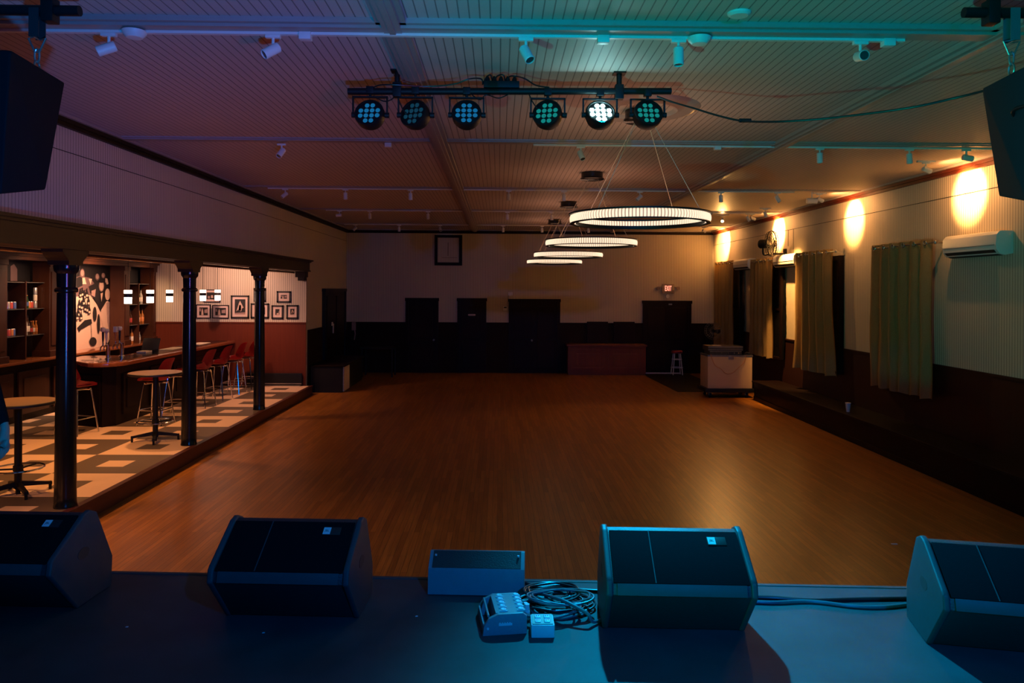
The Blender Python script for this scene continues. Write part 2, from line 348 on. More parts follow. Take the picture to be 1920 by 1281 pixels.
MB('black').box(XL, XL+.09, 19.33, 19.43, 0, 2.5).box(XL, XL+.09, 21.87, 21.97, 0, 2.5).box(XL, XL+.10, 19.3, 22.0, 2.42, 2.5).build('door_frame', o, smooth=False)
p = at(624, 600, X=XL+.1)
hd = MB('lab1').box(XL+.075, XL+.10, p.y-.06, p.y+.06, 1.50, 1.60, bev=.01).box(XL+.10, XL+.13, p.y-.03, p.y+.03, 1.30, 1.56, bev=.01); hd.build('door_handle', o, label='pale door pull')
# framed hatch high on the wall
f = thing('wall_hatch', 'square dark framed panel high on the far wall', 'wall panel', (-1.51, YB, 3.2))
MB('dark').box(-1.92, -1.10, YB-.06, YB, 3.21, 3.30).box(-1.92, -1.10, YB-.06, YB, 4.04, 4.12).box(-1.92, -1.83, YB-.06, YB, 3.30, 4.04).box(-1.19, -1.10, YB-.06, YB, 3.30, 4.04).build('frame', f, smooth=False)
MB('wallx', 'pm').box(-1.83, -1.19, YB-.02, YB, 3.30, 4.04).box(-1.53, -1.515, YB-.024, YB-.02, 3.5, 3.9, mi=1).box(-1.7, -1.25, YB-.024, YB-.02, 3.44, 3.45, mi=1).build('panel', f, smooth=False)
p = at(1252, 542, Y=YB)
ex = thing('exit_sign', 'lit exit sign with red letters above the black door', 'exit sign', (p.x, YB, p.z-.14))
MB('exitw').box(p.x-.18, p.x+.18, YB-.06, YB, p.z-.14, p.z+.15, bev=.01).build('housing', ex)
t = text('lettering', 'EXIT', .20, (0, -.064, .15), (PI/2, 0, 0), 'exitr', ex, .003); t['label'] = 'glowing red letters'; t.scale = (.50, 1.12, 1)
for s_ in (-1, 1):
    MB('exitw').cyl((p.x+s_*.30, YB-.10, p.z+.02), .05, .08, axis='y', seg=14).tube([(p.x+s_*.17, YB-.03, p.z+.05), (p.x+s_*.25, YB-.05, p.z+.05), (p.x+s_*.29, YB-.05, p.z+.03)], .012).build('lamp_head', ex)
tag(MB('white').cyl((p.x-.01, YB-.06, 2.32), .055, .06, axis='y').build('wall_sensor'), 'round white disc between the exit sign and the black door', 'sensor')
tag(MB('white').box(.28, .42, YB-.09, YB, 2.32, 2.42, bev=.02).cyl((.34, YB-.12, 2.33), .03, .08, axis='y').build('wall_camera'), 'small pale camera just above the double door', 'camera')
tag(MB('white', 'slot').box(.14, .27, YB-.03, YB, 1.86, 2.00, bev=.008).box(.16, .24, YB-.034, YB-.03, 1.94, 1.98, mi=1).build('thermostat'), 'small pale thermostat beside the double door', 'thermostat')
# bench cabinet
b = thing('bench_cabinet', 'reddish wooden panelled bench between the double door and exit door', 'bench', (3.2, YB, 0))
MB('bench').box(2.04, 4.33, 21.85, YB-.03, .06, .84).box(2.06, 4.31, 21.88, YB-.03, 0, .08).build('body', b, smooth=False)
MB('bench').box(2.0, 4.36, 21.80, YB-.03, .84, .90, bev=.01).build('top', b, smooth=False)
for a, c in ((2.14, 3.14), (3.23, 4.23)):
    MB('bench').box(a, c, 21.83, 21.86, .16, .22).box(a, c, 21.83, 21.86, .70, .76).box(a, a+.07, 21.83, 21.86, .22, .70).box(c-.07, c, 21.83, 21.86, .22, .70).box(a+.14, c-.14, 21.838, 21.86, .29, .63, bev=.008).build('panel', b, smooth=False)
for a, c in ((2.65, 3.28), (3.45, 4.08)):
    tag(MB('dark').box(a, c, YB-.10, YB-.04, .90, 1.55, bev=.01).build('folded_panel', smooth=False), 'dark board leaning on the wainscot above the bench, '+('double door side' if a < 3 else 'exit door side'), 'board')
# left corner counter
cc = thing('corner_counter', 'black counter in the dark corner with one pale end', 'counter', (-3.9, 20.2, 0))
MB('black').box(-4.50, -3.75, 18.0, 20.6, 0, .62).build('body', cc, smooth=False)
MB('dark').box(-4.51, -3.68, 17.97, 20.65, .62, .66, bev=.008).build('top', cc, smooth=False)
MB('paper').box(-3.76, -3.72, 18.1, 18.75, .02, .62).build('end_panel', cc, smooth=False, label='pale plywood end panel')
tb = thing('side_table', 'black table behind the corner counter', 'table', (-3.3, 21.4, 0))
MB('black').box(-3.9, -2.95, 21.1, 21.8, .80, .83).build('tabletop', tb, smooth=False)
for a in (-3.85, -3.0):
    for c in (21.15, 21.75): MB('black').box(a-.02, a+.02, c-.02, c+.02, 0, .80).build('leg', tb, smooth=False)
ph = thing('wall_phone', 'pale wall phone on the shade toned wainscot in the far corner', 'telephone', (-4.3, YB, 1.2))
p = at(664, 613, Y=YB)
MB('pg').box(p.x-.06, p.x+.06, YB-.08, YB-.02, p.z-.10, p.z+.14, bev=.015).build('body', ph)
MB('pg').tube([(p.x+.03, YB-.06, p.z-.1), (p.x+.05, YB-.08, p.z-.2), (p.x+.02, YB-.07, p.z-.38)], .018).build('handset_cord', ph)

# ------------------------------------------------------------------ bar platform
pl = MB('tileL', 'tileD', 'fascia')
pl.box(-9.15, XP-.0, 3, YE, 0, ZP-.004, mi=2)
S = 1.045; y0 = 8.27
for i in range(0, 5):
    for j in range(-5, 10):
        xa, xb = XP-.06-S*(i+1)+.0, XP-.06-S*i; ya, yb = y0+S*j, y0+S*(j+1)
        if xa < -9.15: xa = -9.15
        dk = (i+j) % 2
        if yb < 3 or ya > YE: continue
        ya, yb2 = max(ya, 3), min(yb, YE)
        X4 = [xa, xa+S/3, xa+2*S/3, xb]; Y4 = [y0+S*j, y0+S*j+S/3, y0+S*j+2*S/3, y0+S*(j+1)]
        for a in range(3):
            for c in range(3):
                u0, u1, v0, v1 = X4[a], X4[a+1], max(3, Y4[c]), min(YE, Y4[c+1])
                if v1 <= v0 or u1 <= u0: continue
                pl.face([(u0, v0, ZP), (u1, v0, ZP), (u1, v1, ZP), (u0, v1, ZP)], dk if not (a == 1 and c == 1) else 1-dk)
struct(pl.build('floor_platform', smooth=False), 'raised bar floor of cream and brown square tiles')
struct(MB('fascia').box(XP-.06, XP+.02, 3, YE+.02, ZP-.035, ZP+.004, bev=.006).box(XP-.02, XP+.004, 3, YE, 0, ZP-.035).build('trim_20', smooth=False), 'dark red nosing board of the bar platform')
# heater on the alcove end wall
tag(MB('black', 'steel').box(-5.9, -4.62, YE-.10, YE-.04, ZP+.02, ZP+.30, bev=.01).box(-5.9, -4.62, YE-.125, YE-.10, ZP+.05, ZP+.07, mi=1).box(-5.88, -4.64, YE-.13, YE-.08, ZP+.0, ZP+.02, mi=1).build('baseboard_heater'), 'long black baseboard heater under the picture wall', 'heater')
# beam over columns
XB0, XB1 = -4.66, -4.42
bmb = MB('beamwood')
bmb.box(XB0-.1, XB1, 3, 17.55, 2.92, 3.10).box(XB0-.1, XB1+.03, 3, 17.58, 3.10, 3.13).box(XB0-.1, XB1+.07, 3, 17.62, 3.13, 3.16).box(XB0-.1, XB1+.02, 3, 17.57, 2.89, 2.92)
struct(bmb.build('trim_21', smooth=False), 'long dark wooden beam carried by the black columns')
struct(MB('beamwood').box(-4.72, -4.50, YE-.35, YE-.04, 2.76, 2.89).box(-4.68, -4.53, YE-.28, YE-.04, 2.68, 2.76).build('trim_22', smooth=False), 'wooden bracket at the far end of the beam')
struct(MB('brass').tube([(XB0-.06, 3.2, 2.862), (XB0-.06, 17.3, 2.862)], .022, seg=10).build('trim_23'), 'glossy round rail under the inner side of the beam')
# columns
CYS = [at(124, 950, Z=ZP).y, at(355, 834, Z=ZP).y, at(484, 768, Z=ZP).y]
col = None
labs = ['gloss black iron column nearest the stage', 'gloss black iron column in the middle, behind the high table', 'gloss black iron column nearest the picture wall']
for i, cy in enumerate(CYS):
    if i == 0:
        col = thing('column', labs[0], 'column', (-4.53, cy, ZP), group='black columns under the beam')
        c0 = Vector((-4.53, cy, ZP))
        MB('blackgloss').lathe([(0, 0), (.112, 0), (.112, .02), (.107, .03), (.105, .12), (.088, 2.24), (.088, 2.40)], 0, 32, Matrix.Translation(c0)).build('shaft', col)
        MB('blackgloss').lathe([(.088, 2.24), (.108, 2.25), (.112, 2.27), (.104, 2.29), (.090, 2.30)], 0, 32, Matrix.Translation(c0)).build('neck_ring', col)
        MB('blackgloss').lathe([(.09, 2.44), (.115, 2.47), (.12, 2.50), (.12, 2.53), (0, 2.53)], 0, 32, Matrix.Translation(c0)).lathe([(.088, 2.30), (.092, 2.44)], 0, 32, Matrix.Translation(c0)).build('capital', col)
        cb = MB('beamwood'); pr = []
        for s_ in (-1,):
            pass
        half = [(.13, 2.53), (.135, 2.575), (.16, 2.60), (.20, 2.625), (.24, 2.66), (.25, 2.70)]
        cb.prism([(cy-c0.y-y, z) for y, z in half]+[(y, z) for y, z in half[::-1]], -.12, .10, 'x', Mx=Matrix.Translation(c0))
        cb.build('corbel', col, label='stained wooden corbel', smooth=False)
        allc = [col]
    else: allc.append(dup(col, (-4.53, cy, ZP), 0, labs[i]))

# ------------------------------------------------------------------ back bar
XF = -8.05
bb = thing('back_bar', 'tall dark mahogany back bar with shelves and mural', 'back bar', (-8.5, 15, ZP))
MB('dark').box(-9.1, -8.15, 9.6, YE-.03, ZP, 1.20).build('base_cabinet', bb, smooth=False)
for k in range(8):
    a = 9.8+k*1.0
    MB('bbwood').box(-8.16, -8.12, a, a+.86, ZP+.12, 1.05).box(-8.12, -8.105, a+.12, a+.74, ZP+.24, .93, bev=.006).build('door', bb, smooth=False)
MB('barwood').box(-9.1, -7.98, 9.5, YE-.03, 1.20, 1.25, bev=.012).build('worktop', bb, label='glossy back counter')
for ya, yb in ((12.0, 12.38), (13.53, 13.80), (16.2, 16.44), (17.55, 17.7)):
    MB('bbwood').box(-8.35, XF, ya, yb, 1.25, 2.96).box(-8.35, XF+.03, ya-.02, yb+.02, 1.25, 1.36, bev=.008).box(-8.35, XF+.02, ya-.01, yb+.01, 2.86, 2.96, bev=.008).box(-8.3, XF+.015, ya+.05, yb-.05, 1.45, 2.78, bev=.006).build('pilaster', bb, smooth=False)
MB('bbwood').box(-8.4, XF+.02, 9.5, YE-.03, 2.96, 3.02).box(-8.4, XF+.07, 9.5, YE-.03, 3.02, 3.06).box(-8.4, XF+.12, 9.5, YE-.03, 3.06, 3.11).build('cornice', bb, smooth=False)
MB('pk').box(-8.48, -8.42, 9.5, YE-.03, 1.25, 3.0).build('back_panel', bb, smooth=False)
MB('bbwood').box(-8.42, -8.12, 12.97, 13.0, 1.25, 2.6).build('divider', bb, smooth=False)
MB('bbwood').box(-8.42, -8.12, 17.0, 17.03, 1.25, 2.6).build('divider', bb, smooth=False)
ZS = [1.665, 2.125, 2.585]
for a, c in ((12.38, 12.97), (13.0, 13.53), (16.44, 17.0), (17.03, 17.55)):
    for z in ZS: MB('glass').box(-8.41, -8.14, a, c, z-.012, z).build('shelf', bb, smooth=False)
# mural print: generic party scene as flat shapes
mu = thing('mural', 'large monochrome photo mural of people at a bottle covered table', 'mural', (-8.41, 15, 1.27))
def mp(cx, cy, d): 
    v = at(100+cx/6.1, 480+cy/6.1, X=-8.41); return (-8.41+d, v.y, v.z)
MB('pk').box(-8.42, -8.41, 13.80, 16.2, 1.26, 2.95).build('print_ground', mu, smooth=False)
def ell(cx, cy, rx, ry, n=14): return [(cx+rx*math.cos(2*PI*k/n), cy+ry*math.sin(2*PI*k/n)) for k in range(n)]
art = [('pm', [(120, 300), (300, 230), (420, 250), (480, 330), (480, 480), (120, 520)]),
       ('pc', [(60, 520), (250, 468), (420, 450), (500, 560), (540, 640), (660, 800), (700, 1012), (260, 1078), (60, 1120)]),
       ('pm', ell(330, 205, 28, 60)), ('pg', ell(330, 195, 18, 38)), ('pk', [(250, 260), (300, 235), (330, 250), (332, 340), (250, 380)]), ('pc', [(330, 250), (358, 250), (376, 322), (332, 322)]),
       ('pc', [(402, 262), (440, 262), (424, 330)]), ('pm', ell(500, 240, 26, 40)), ('pg', ell(500, 235, 17, 30)), ('pm', ell(568, 225, 24, 34)), ('pg', ell(567, 222, 16, 26)), ('pc', [(590, 255), (615, 260), (628, 325), (592, 325)]),
       ('pk', [(400, 350), (500, 300), (600, 305), (625, 480), (575, 580), (535, 640), (470, 500), (420, 420)]),
       ('pg', ell(546, 345, 30, 62)), ('pc', ell(546, 345, 22, 50)), ('pk', ell(546, 290, 28, 20)), ('pc', [(534, 430), (562, 420), (546, 525)]), ('pg', [(430, 400), (480, 380), (470, 470), (430, 450)]),
       ('pc', [(540, 620), (600, 520), (640, 505), (700, 560), (714, 640), (714, 960), (655, 1000), (590, 900), (530, 700)]),
       ('pg', [(600, 540), (640, 520), (660, 700), (640, 900), (610, 760)]), ('pg', [(680, 580), (706, 660), (704, 940), (685, 850)]),
       ('pk', ell(642, 420, 66, 108)), ('pk', [(600, 330), (710, 420), (712, 600), (640, 500)]), ('pc', ell(612, 440, 29, 68)), ('pg', [(684, 305), (712, 310), (712, 520), (690, 460)]),
       ('pk', [(264, 822), (350, 735), (425, 722), (435, 772), (305, 845), (290, 872)]), ('pk', ell(445, 980, 42, 52)), ('pk', [(604, 1006), (652, 935), (694, 1000)]), ('pk', [(418, 770), (422, 770), (432, 930), (428, 930)]),
       ('pk', ell(465, 665, 22, 85)), ('pk', ell(508, 775, 17, 112))]
for bx, by in ((300, 430), (322, 420), (345, 450), (372, 430), (390, 520), (285, 560), (310, 570), (350, 590), (372, 600), (396, 620), (270, 650), (300, 690), (255, 690), (330, 520)):
    art += [('pk', [(bx-14, by+45), (bx-14, by-5), (bx-5, by-35), (bx-5, by-60), (bx+5, by-60), (bx+5, by-35), (bx+14, by-5), (bx+14, by+45)]), ('pc', [(bx-10, by+12), (bx+10, by+10), (bx+10, by+34), (bx-10, by+36)])]
for k, (m_, pts) in enumerate(art):
    MB(m_).face([mp(x, y, .0012+.0006*k) for x, y in pts]).build('print_shape', mu, smooth=False)
for a, c, z0, z1, m_ in ((12.45, 12.72, 1.28, 1.62, 'pc'), (13.02, 13.24, 1.28, 1.62, 'pc'), (12.45, 12.65, 1.72, 2.5, 'pm'), (13.02, 13.2, 1.7, 2.9, 'pm'), (12.6, 12.72, 2.15, 2.45, 'pg'), (16.5, 16.7, 1.3, 2.9, 'pm'), (17.06, 17.25, 1.3, 2.6, 'pg'), (16.55, 16.68, 2.6, 2.85, 'pg')):
    MB(m_).prism([(a, z0), (c, z0), (c, z1*.97), ((a+c)/2, z1), (a, z1*.985)], -8.418, -8.412, 'x').build('print_shape', bb, smooth=False, label='strip of mural print behind the shelves')
# bottles and cans
def bottle_proto(name, glass, lab, kind):
    if kind == 'can':
        o = MB('lab5', lab).lathe([(0, 0), (.026, 0), (.033, .008), (.033, .112), (.027, .122), (0, .120)], 0, 14, mats=[0, 0, 1, 0, 0]).build('can')
        return tag(o, '', 'can')
    if kind == 'tall':
        o = MB(glass, lab, 'pk').lathe([(0, 0), (.038, 0), (.040, .01), (.040, .05), (.0405, .051), (.0405, .15), (.040, .151), (.040, .19), (.030, .22), (.014, .25), (.013, .31), (.016, .311), (.016, .335), (0, .335)], 0, 14, mats=[0, 0, 0, 0, 1, 1, 0, 0, 0, 0, 2, 2, 2]).build('bottle')
    else:
        o = MB(glass, lab, 'lab2').lathe([(0, 0), (.029, 0), (.031, .01), (.031, .04), (.0315, .041), (.0315, .11), (.031, .14), (.014, .18), (.013, .22), (.015, .221), (.015, .235), (0, .235)], 0, 14, mats=[0, 0, 0, 0, 1, 0, 0, 0, 2, 2, 2]).build('bottle')
    return tag(o, '', 'bottle')
protos = {}
def put(kind, glass, lab, x, y, z, label, group):
    k = (kind, glass, lab)
    if k not in protos: o = protos[k] = bottle_proto(kind, glass, lab, kind)
    else: o = protos[k].copy(); COL.objects.link(o)
    o.location = (x, y, z); o.rotation_euler = (0, 0, random.uniform(0, 6)); o['label'] = label; o['group'] = group
LN = {'lab1': 'cream', 'lab2': 'orange', 'lab3': 'red', 'lab4': 'blue', 'lab5': 'silver', 'pk': 'black', 'green': 'green'}
GN = {'amber': 'amber', 'green': 'green', 'clear': 'pale', 'brownb': 'brown'}
def shelf_row(items, ya, yb, z, where, group, x=-8.27):
    n = len(items)
    for i, it in enumerate(items):
        y = ya+(yb-ya)*(i+.5)/n
        if it[0] == 'can': lab = '%s can, %s from the stage on %s' % (LN[it[2]], ORD[i], where)
        else: lab = '%s bottle, %s label, %s on %s' % (GN[it[1]], LN[it[2]], ORD[i], where)
        put(it[0], it[1], it[2], x+random.uniform(-.01, .02), y, z, lab, group)
C = lambda l: ('can', '', l); T = lambda g, l: ('tall', g, l); B = lambda g, l: ('short', g, l)
g1 = 'cans on the back bar shelves'; g2 = 'bottles on the back bar shelves'
shelf_row([C('lab1'), C('lab3'), C('lab1'), C('lab3'), C('lab5'), C('lab3'), C('lab4')], 12.42, 12.93, ZS[1], 'the middle shelf of the stage-side bay', g1)
shelf_row([C('lab5'), C('lab5'), C('lab1'), C('lab3'), C('lab2'), C('lab4')], 12.42, 12.93, ZS[0], 'the low shelf of the stage-side bay', g1)
shelf_row([C('lab1'), C('lab1')], 13.02, 13.17, ZS[1], 'the middle shelf beside the divider', g1)
shelf_row([C('lab1'), C('lab1')], 13.02, 13.17, ZS[1]+.122, 'a can in the pile by the divider', g1)
shelf_row([C('lab5')], 13.02, 13.17, ZS[1]+.244, 'top of the can pile by the divider', g1)
shelf_row([B('green', 'lab4'), C('lab2'), C('lab3')], 13.19, 13.39, ZS[1], 'the middle shelf past the can pile', g2)
for k in range(3): put('can', '', 'lab1' if k % 2 else 'lab5', -8.26, 13.46, ZS[1]+k*.122, ['bottom', 'middle', 'top'][k]+' can of the tall stack by the mural pilaster', g1)
shelf_row([B('amber', 'lab2'), T('brownb', 'lab3'), T('clear', 'lab1'), T('brownb', 'lab1'), B('brownb', 'lab3'), B('amber', 'lab1'), B('amber', 'lab2')], 13.02, 13.52, ZS[0], 'the low shelf past the divider', g2)
shelf_row([T('green', 'lab1'), T('clear', 'lab1'), T('green', 'lab2'), T('clear', 'lab1')], 16.5, 16.97, ZS[1], 'the middle shelf of the far bay', g2)
shelf_row([T('clear', 'lab1'), T('green', 'lab1'), T('clear', 'lab1')], 17.08, 17.45, ZS[1], 'the middle shelf by the picture wall', g2)
shelf_row([T('brownb', 'lab1'), T('clear', 'lab1'), T('amber', 'lab3'), T('brownb', 'lab3')], 16.5, 16.97, ZS[0], 'the low shelf of the far bay', g2)
shelf_row([T('amber', 'lab1'), T('green', 'lab1'), T('amber', 'lab2'), T('amber', 'lab2')], 17.08, 17.5, ZS[0], 'the low shelf by the picture wall', g2)
shelf_row([T('clear', 'lab1'), T('clear', 'lab1'), T('amber', 'lab1'), B('clear', 'lab1'), B('clear', 'lab1')], 16.5, 17.4, 1.25, 'the back counter of the far bay', g2)

# ------------------------------------------------------------------ bar counter
bar = thing('bar_counter', 'long dark bar counter with a polished wooden top', 'bar counter', (-6.6, 15, ZP))
out = [(-6.20, 17.71), (-6.20, 12.75)]
for k in range(0, 7):
    a = k/6*PI*.62; out.append((-6.55+.35*math.cos(a), 12.62-.38*math.sin(a)))
out += [(-7.45, 12.95), (-7.5, 13.6), (-6.85, 13.75), (-6.85, 17.71)]
MB('barwood').prism(out, 1.195, 1.265, 'z', bev=.018, seg=3).build('bar_top', bar, label='glossy mahogany bar top with rounded rail')
MB('blackgloss').prism([(x+(.06 if x < -6.6 else -.16), y) for x, y in [(-6.18, 17.6), (-6.18, 12.9), (-6.42, 12.48), (-6.62, 12.40)]]+[(-6.75, 12.6), (-6.75, 17.6)], 1.262, 1.268, 'z').build('inlay', bar, label='dark glossy inlay')
bo = [(-6.36, 17.71), (-6.36, 12.55), (-6.5, 12.38), (-7.35, 12.62), (-7.35, 13.3), (-6.85, 13.6), (-6.85, 17.71)]
MB('dark').prism(bo, ZP, 1.195, 'z').build('bar_body', bar, smooth=False)
for k in range(5):
    a = 12.75+k*.98
    MB('dark').box(-6.36, -6.335, a, a+.84, .36, 1.05).box(-6.335, -6.32, a+.1, a+.74, .46, .95, bev=.006).build('panel', bar, smooth=False)
MB('dark').box(-.42, .42, -.02, .0, .36, 1.05, Mx=Matrix.Translation((-6.93, 12.49, 0)) @ Matrix.Rotation(-.274, 4, 'Z')).build('panel', bar, smooth=False)
# taps
def tower(px, label, loc=None):
    p = loc
    t = thing('beer_tower', label, 'beer tap', p)
    MB('chrome').lathe([(0, 0), (.05, 0), (.05, .012), (.033, .02), (.033, .20), (.036, .21), (.036, .24), (0, .25)], 0, 24, Matrix.Translation(p)).build('column', t)
    return t
yT = 13.1
t1 = tower(0, 'chrome beer tower nearest the curved bar end', Vector((-6.72, 12.98, 1.268)))
t2 = tower(0, 'chrome beer tower further along the bar', Vector((-6.72, 13.45, 1.268)))
def tap(t, dy, m_, h, round_top, lb):
    p = t.location+Vector((0, dy, .22))
    MB('chrome').tube([p+Vector((0, 0, 0)), p+Vector((-.06, 0, .01)), p+Vector((-.09, 0, -.03)), p+Vector((-.09, 0, -.08))], .011, smooth=4).cyl(p+Vector((-.05, 0, .01)), .012, .05).build('faucet', t)
    q = p+Vector((-.05, 0, .06))
    mb = MB(m_, 'lab1', 'pk')
    if round_top: mb.lathe([(.010, 0), (.016, .05), (.02, h*.6), (.018, h*.72)], 0, 14, Matrix.Translation(q)).lathe([(0, h*.66), (.04, h*.74), (.048, h*.86), (.036, h*.97), (0, h)], 1, 16, Matrix.Translation(q)).box(-.01, .01, -.045, -.035, h*.8, h*.92, mi=2, Mx=Matrix.Translation(q))
    else: mb.lathe([(.010, 0), (.02, .05), (.028, h*.62)], 0, 14, Matrix.Translation(q)).box(-.03, .03, -.03, .03, h*.62, h, mi=1, bev=.006, Mx=Matrix.Translation(q))
    mb.build('tap_handle', t, label=lb)
tap(t1, -.07, 'pk', .27, True, 'black tap handle with a round white head'); tap(t1, .04, 'matb', .24, True, 'pink and white tap handle')
tap(t2, -.12, 'lab2', .26, False, 'wooden tap handle with a block head'); tap(t2, .02, 'pk', .26, True, 'dark tap handle with a ball top')
pos = thing('cash_register', 'small tilted dark touch screen behind the bar', 'screen', (-6.98, 14.0, 1.265))
q = at(278, 652, X=-6.75)
MB('pk').box(-.16, .16, -.012, .012, 0, .24, bev=.006, Mx=Matrix.Translation((-6.72, q.y, 1.30)) @ Matrix.Rotation(math.radians(-25), 4, 'X')).build('screen', pos)
MB('black').box(-6.85, -6.6, q.y-.08, q.y+.12, 1.268, 1.31, bev=.01).build('stand', pos)
for k, (ya, lab) in enumerate(((14.9, 'flat menu cards stacked on the bar top near the middle column'), (16.2, 'flat bar mat at the far end of the bar top'))):
    tag(MB('paper').box(-6.72, -6.45, ya, ya+.65, 1.269, 1.275+.004*k, Mx=None).build('bar_mat', smooth=False), lab, 'bar mat', 'mats and menus on the bar top')
tag(MB('paper').box(-6.8, -6.62, 14.15, 14.4, 1.269, 1.30, bev=.004).build('napkin_stack', smooth=False), 'small pale napkin stack beside the dark touch screen', 'napkins')
# pendants
pp = None
for i, px in enumerate((240, 281.5, 318, 350, 380.5, 408)):
    p = at(px, 555, X=-6.40); p.z = 2.345
    lab = 'small lit pendant with a dark band, %s along the bar from the stage end' % ORD[i]
    if i == 0:
        pp = thing('pendant_lamp', lab, 'pendant lamp', (p.x, p.y, p.z-.125), group='pendant lamps over the bar'); o = Vector((p.x, p.y, p.z-.125))
        MB('pend').lathe([(0, .0), (.060, 0), (.062, .115), (0, .115)], 0, 28, Matrix.Translation(o)).build('lower_shade', pp, label='glowing lower shade')
        MB('pk').lathe([(.066, .112), (.067, .175)], 0, 28, Matrix.Translation(o)).lathe([(.064, .175), (.064, .112)], 0, 28, Matrix.Translation(o)).build('band', pp)
        MB('pend').lathe([(0, .172), (.064, .172), (.065, .235), (0, .235)], 0, 28, Matrix.Translation(o)).build('upper_shade', pp, label='glowing upper shade')
        MB('pk').tube([o+Vector((0, 0, .235)), o+Vector((0, 0, 3.11-o.z))], .004, seg=6).cyl(o+Vector((0, 0, 3.10-o.z)), .05, .02).build('cord', pp)
    else: dup(pp, (p.x, p.y, p.z-.125), 0, lab)

# framed pictures
pics = [((368, 571, 395, 597), 'thin', 'w', 'thin framed photograph half hidden by the middle column, low row'), ((398, 572, 429, 597), 'thin', 'w', 'thin framed photograph with a standing pale figure, low row'),
        ((382, 543, 413, 567), 'thin', 'g', 'thin framed photograph hanging above the two low ones behind the pendants'), ((433, 554, 467, 597), 'thick', 't', 'large black framed photograph of a pale dancer, biggest on the wall'),
        ((470, 569, 504, 597), 'thick', 'w', 'black framed photograph behind the far column, low row'), ((476, 540, 498, 566), 'thick', 't', 'upright black framed photograph behind the far column, high row'),
        ((519, 546, 545, 567.5), 'thick', 'w', 'black framed small photograph in the high row near the corner'), ((509, 572.5, 531, 598), 'thick', 's', 'upright black framed photograph, second from the corner in the low row'),
        ((537, 572, 559, 598), 'thick', 't', 'upright black framed photograph closest to the corner, low row')]
for (x0, ya, x1, yb), st, kd, lab in pics:
    A = at(x0, ya, Y=YE-.02); Bq = at(x1, yb, Y=YE-.02); X0, X1, Z1, Z0 = A.x, Bq.x, A.z, Bq.z
    fw = .035 if st == 'thick' else .018; mw = .055 if st == 'thick' else .05
    t = thing('framed_picture', lab, 'picture', ((X0+X1)/2, YE, Z0), group='framed pictures in the bar alcove')
    MB('pk' if st == 'thick' else 'dark').box(X0, X1, YE-.03, YE, Z0, Z0+fw).box(X0, X1, YE-.03, YE, Z1-fw, Z1).box(X0, X0+fw, YE-.03, YE, Z0, Z1).box(X1-fw, X1, YE-.03, YE, Z0, Z1).build('frame', t, smooth=False)
    MB('matb').box(X0+fw, X1-fw, YE-.016, YE, Z0+fw, Z1-fw).build('mat_board', t, smooth=False)
    a, c, e, f_ = X0+fw+mw, X1-fw-mw, Z0+fw+mw, Z1-fw-mw; yy = YE-.0175
    ph_ = MB('pk', 'pc', 'pg').box(a, c, yy, YE-.015, e, f_)
    W, H = c-a, f_-e
    def fg(pts, mi): ph_.prism([(a+W*x, e+H*y) for x, y in pts], yy-.001, yy, 'y', mi=mi)
    if kd == 't': fg([(.15, .2), (.4, .75), (.5, .9), (.6, .75), (.85, .45), (.7, .4), (.6, .2), (.3, .3)], 1); fg([(.35, .25), (.6, .25), (.6, .6), (.42, .62)], 2); fg([(.0, 0), (1, 0), (1, .14), (0, .1)], 2)
    elif kd == 'w': fg([(.25, .05), (.5, .05), (.45, .6), (.36, .9), (.28, .6)], 1); fg([(.6, .3), (.95, .3), (.95, .8), (.6, .7)], 2); fg([(.03, .5), (.2, .5), (.2, .85), (.03, .85)], 2)
    elif kd == 's': fg([(.3, .05), (.95, .05), (.8, .35), (.35, .3)], 1); fg([(.7, .4), (.95, .35), (.95, .8)], 2)
    else: fg([(.1, .1), (.3, .1), (.3, .5), (.1, .5)], 2); fg([(.4, .2), (.6, .2), (.6, .6), (.4, .6)], 1); fg([(.7, .1), (.9, .1), (.9, .55), (.7, .5)], 2)
    ph_.build('photograph', t, smooth=False)

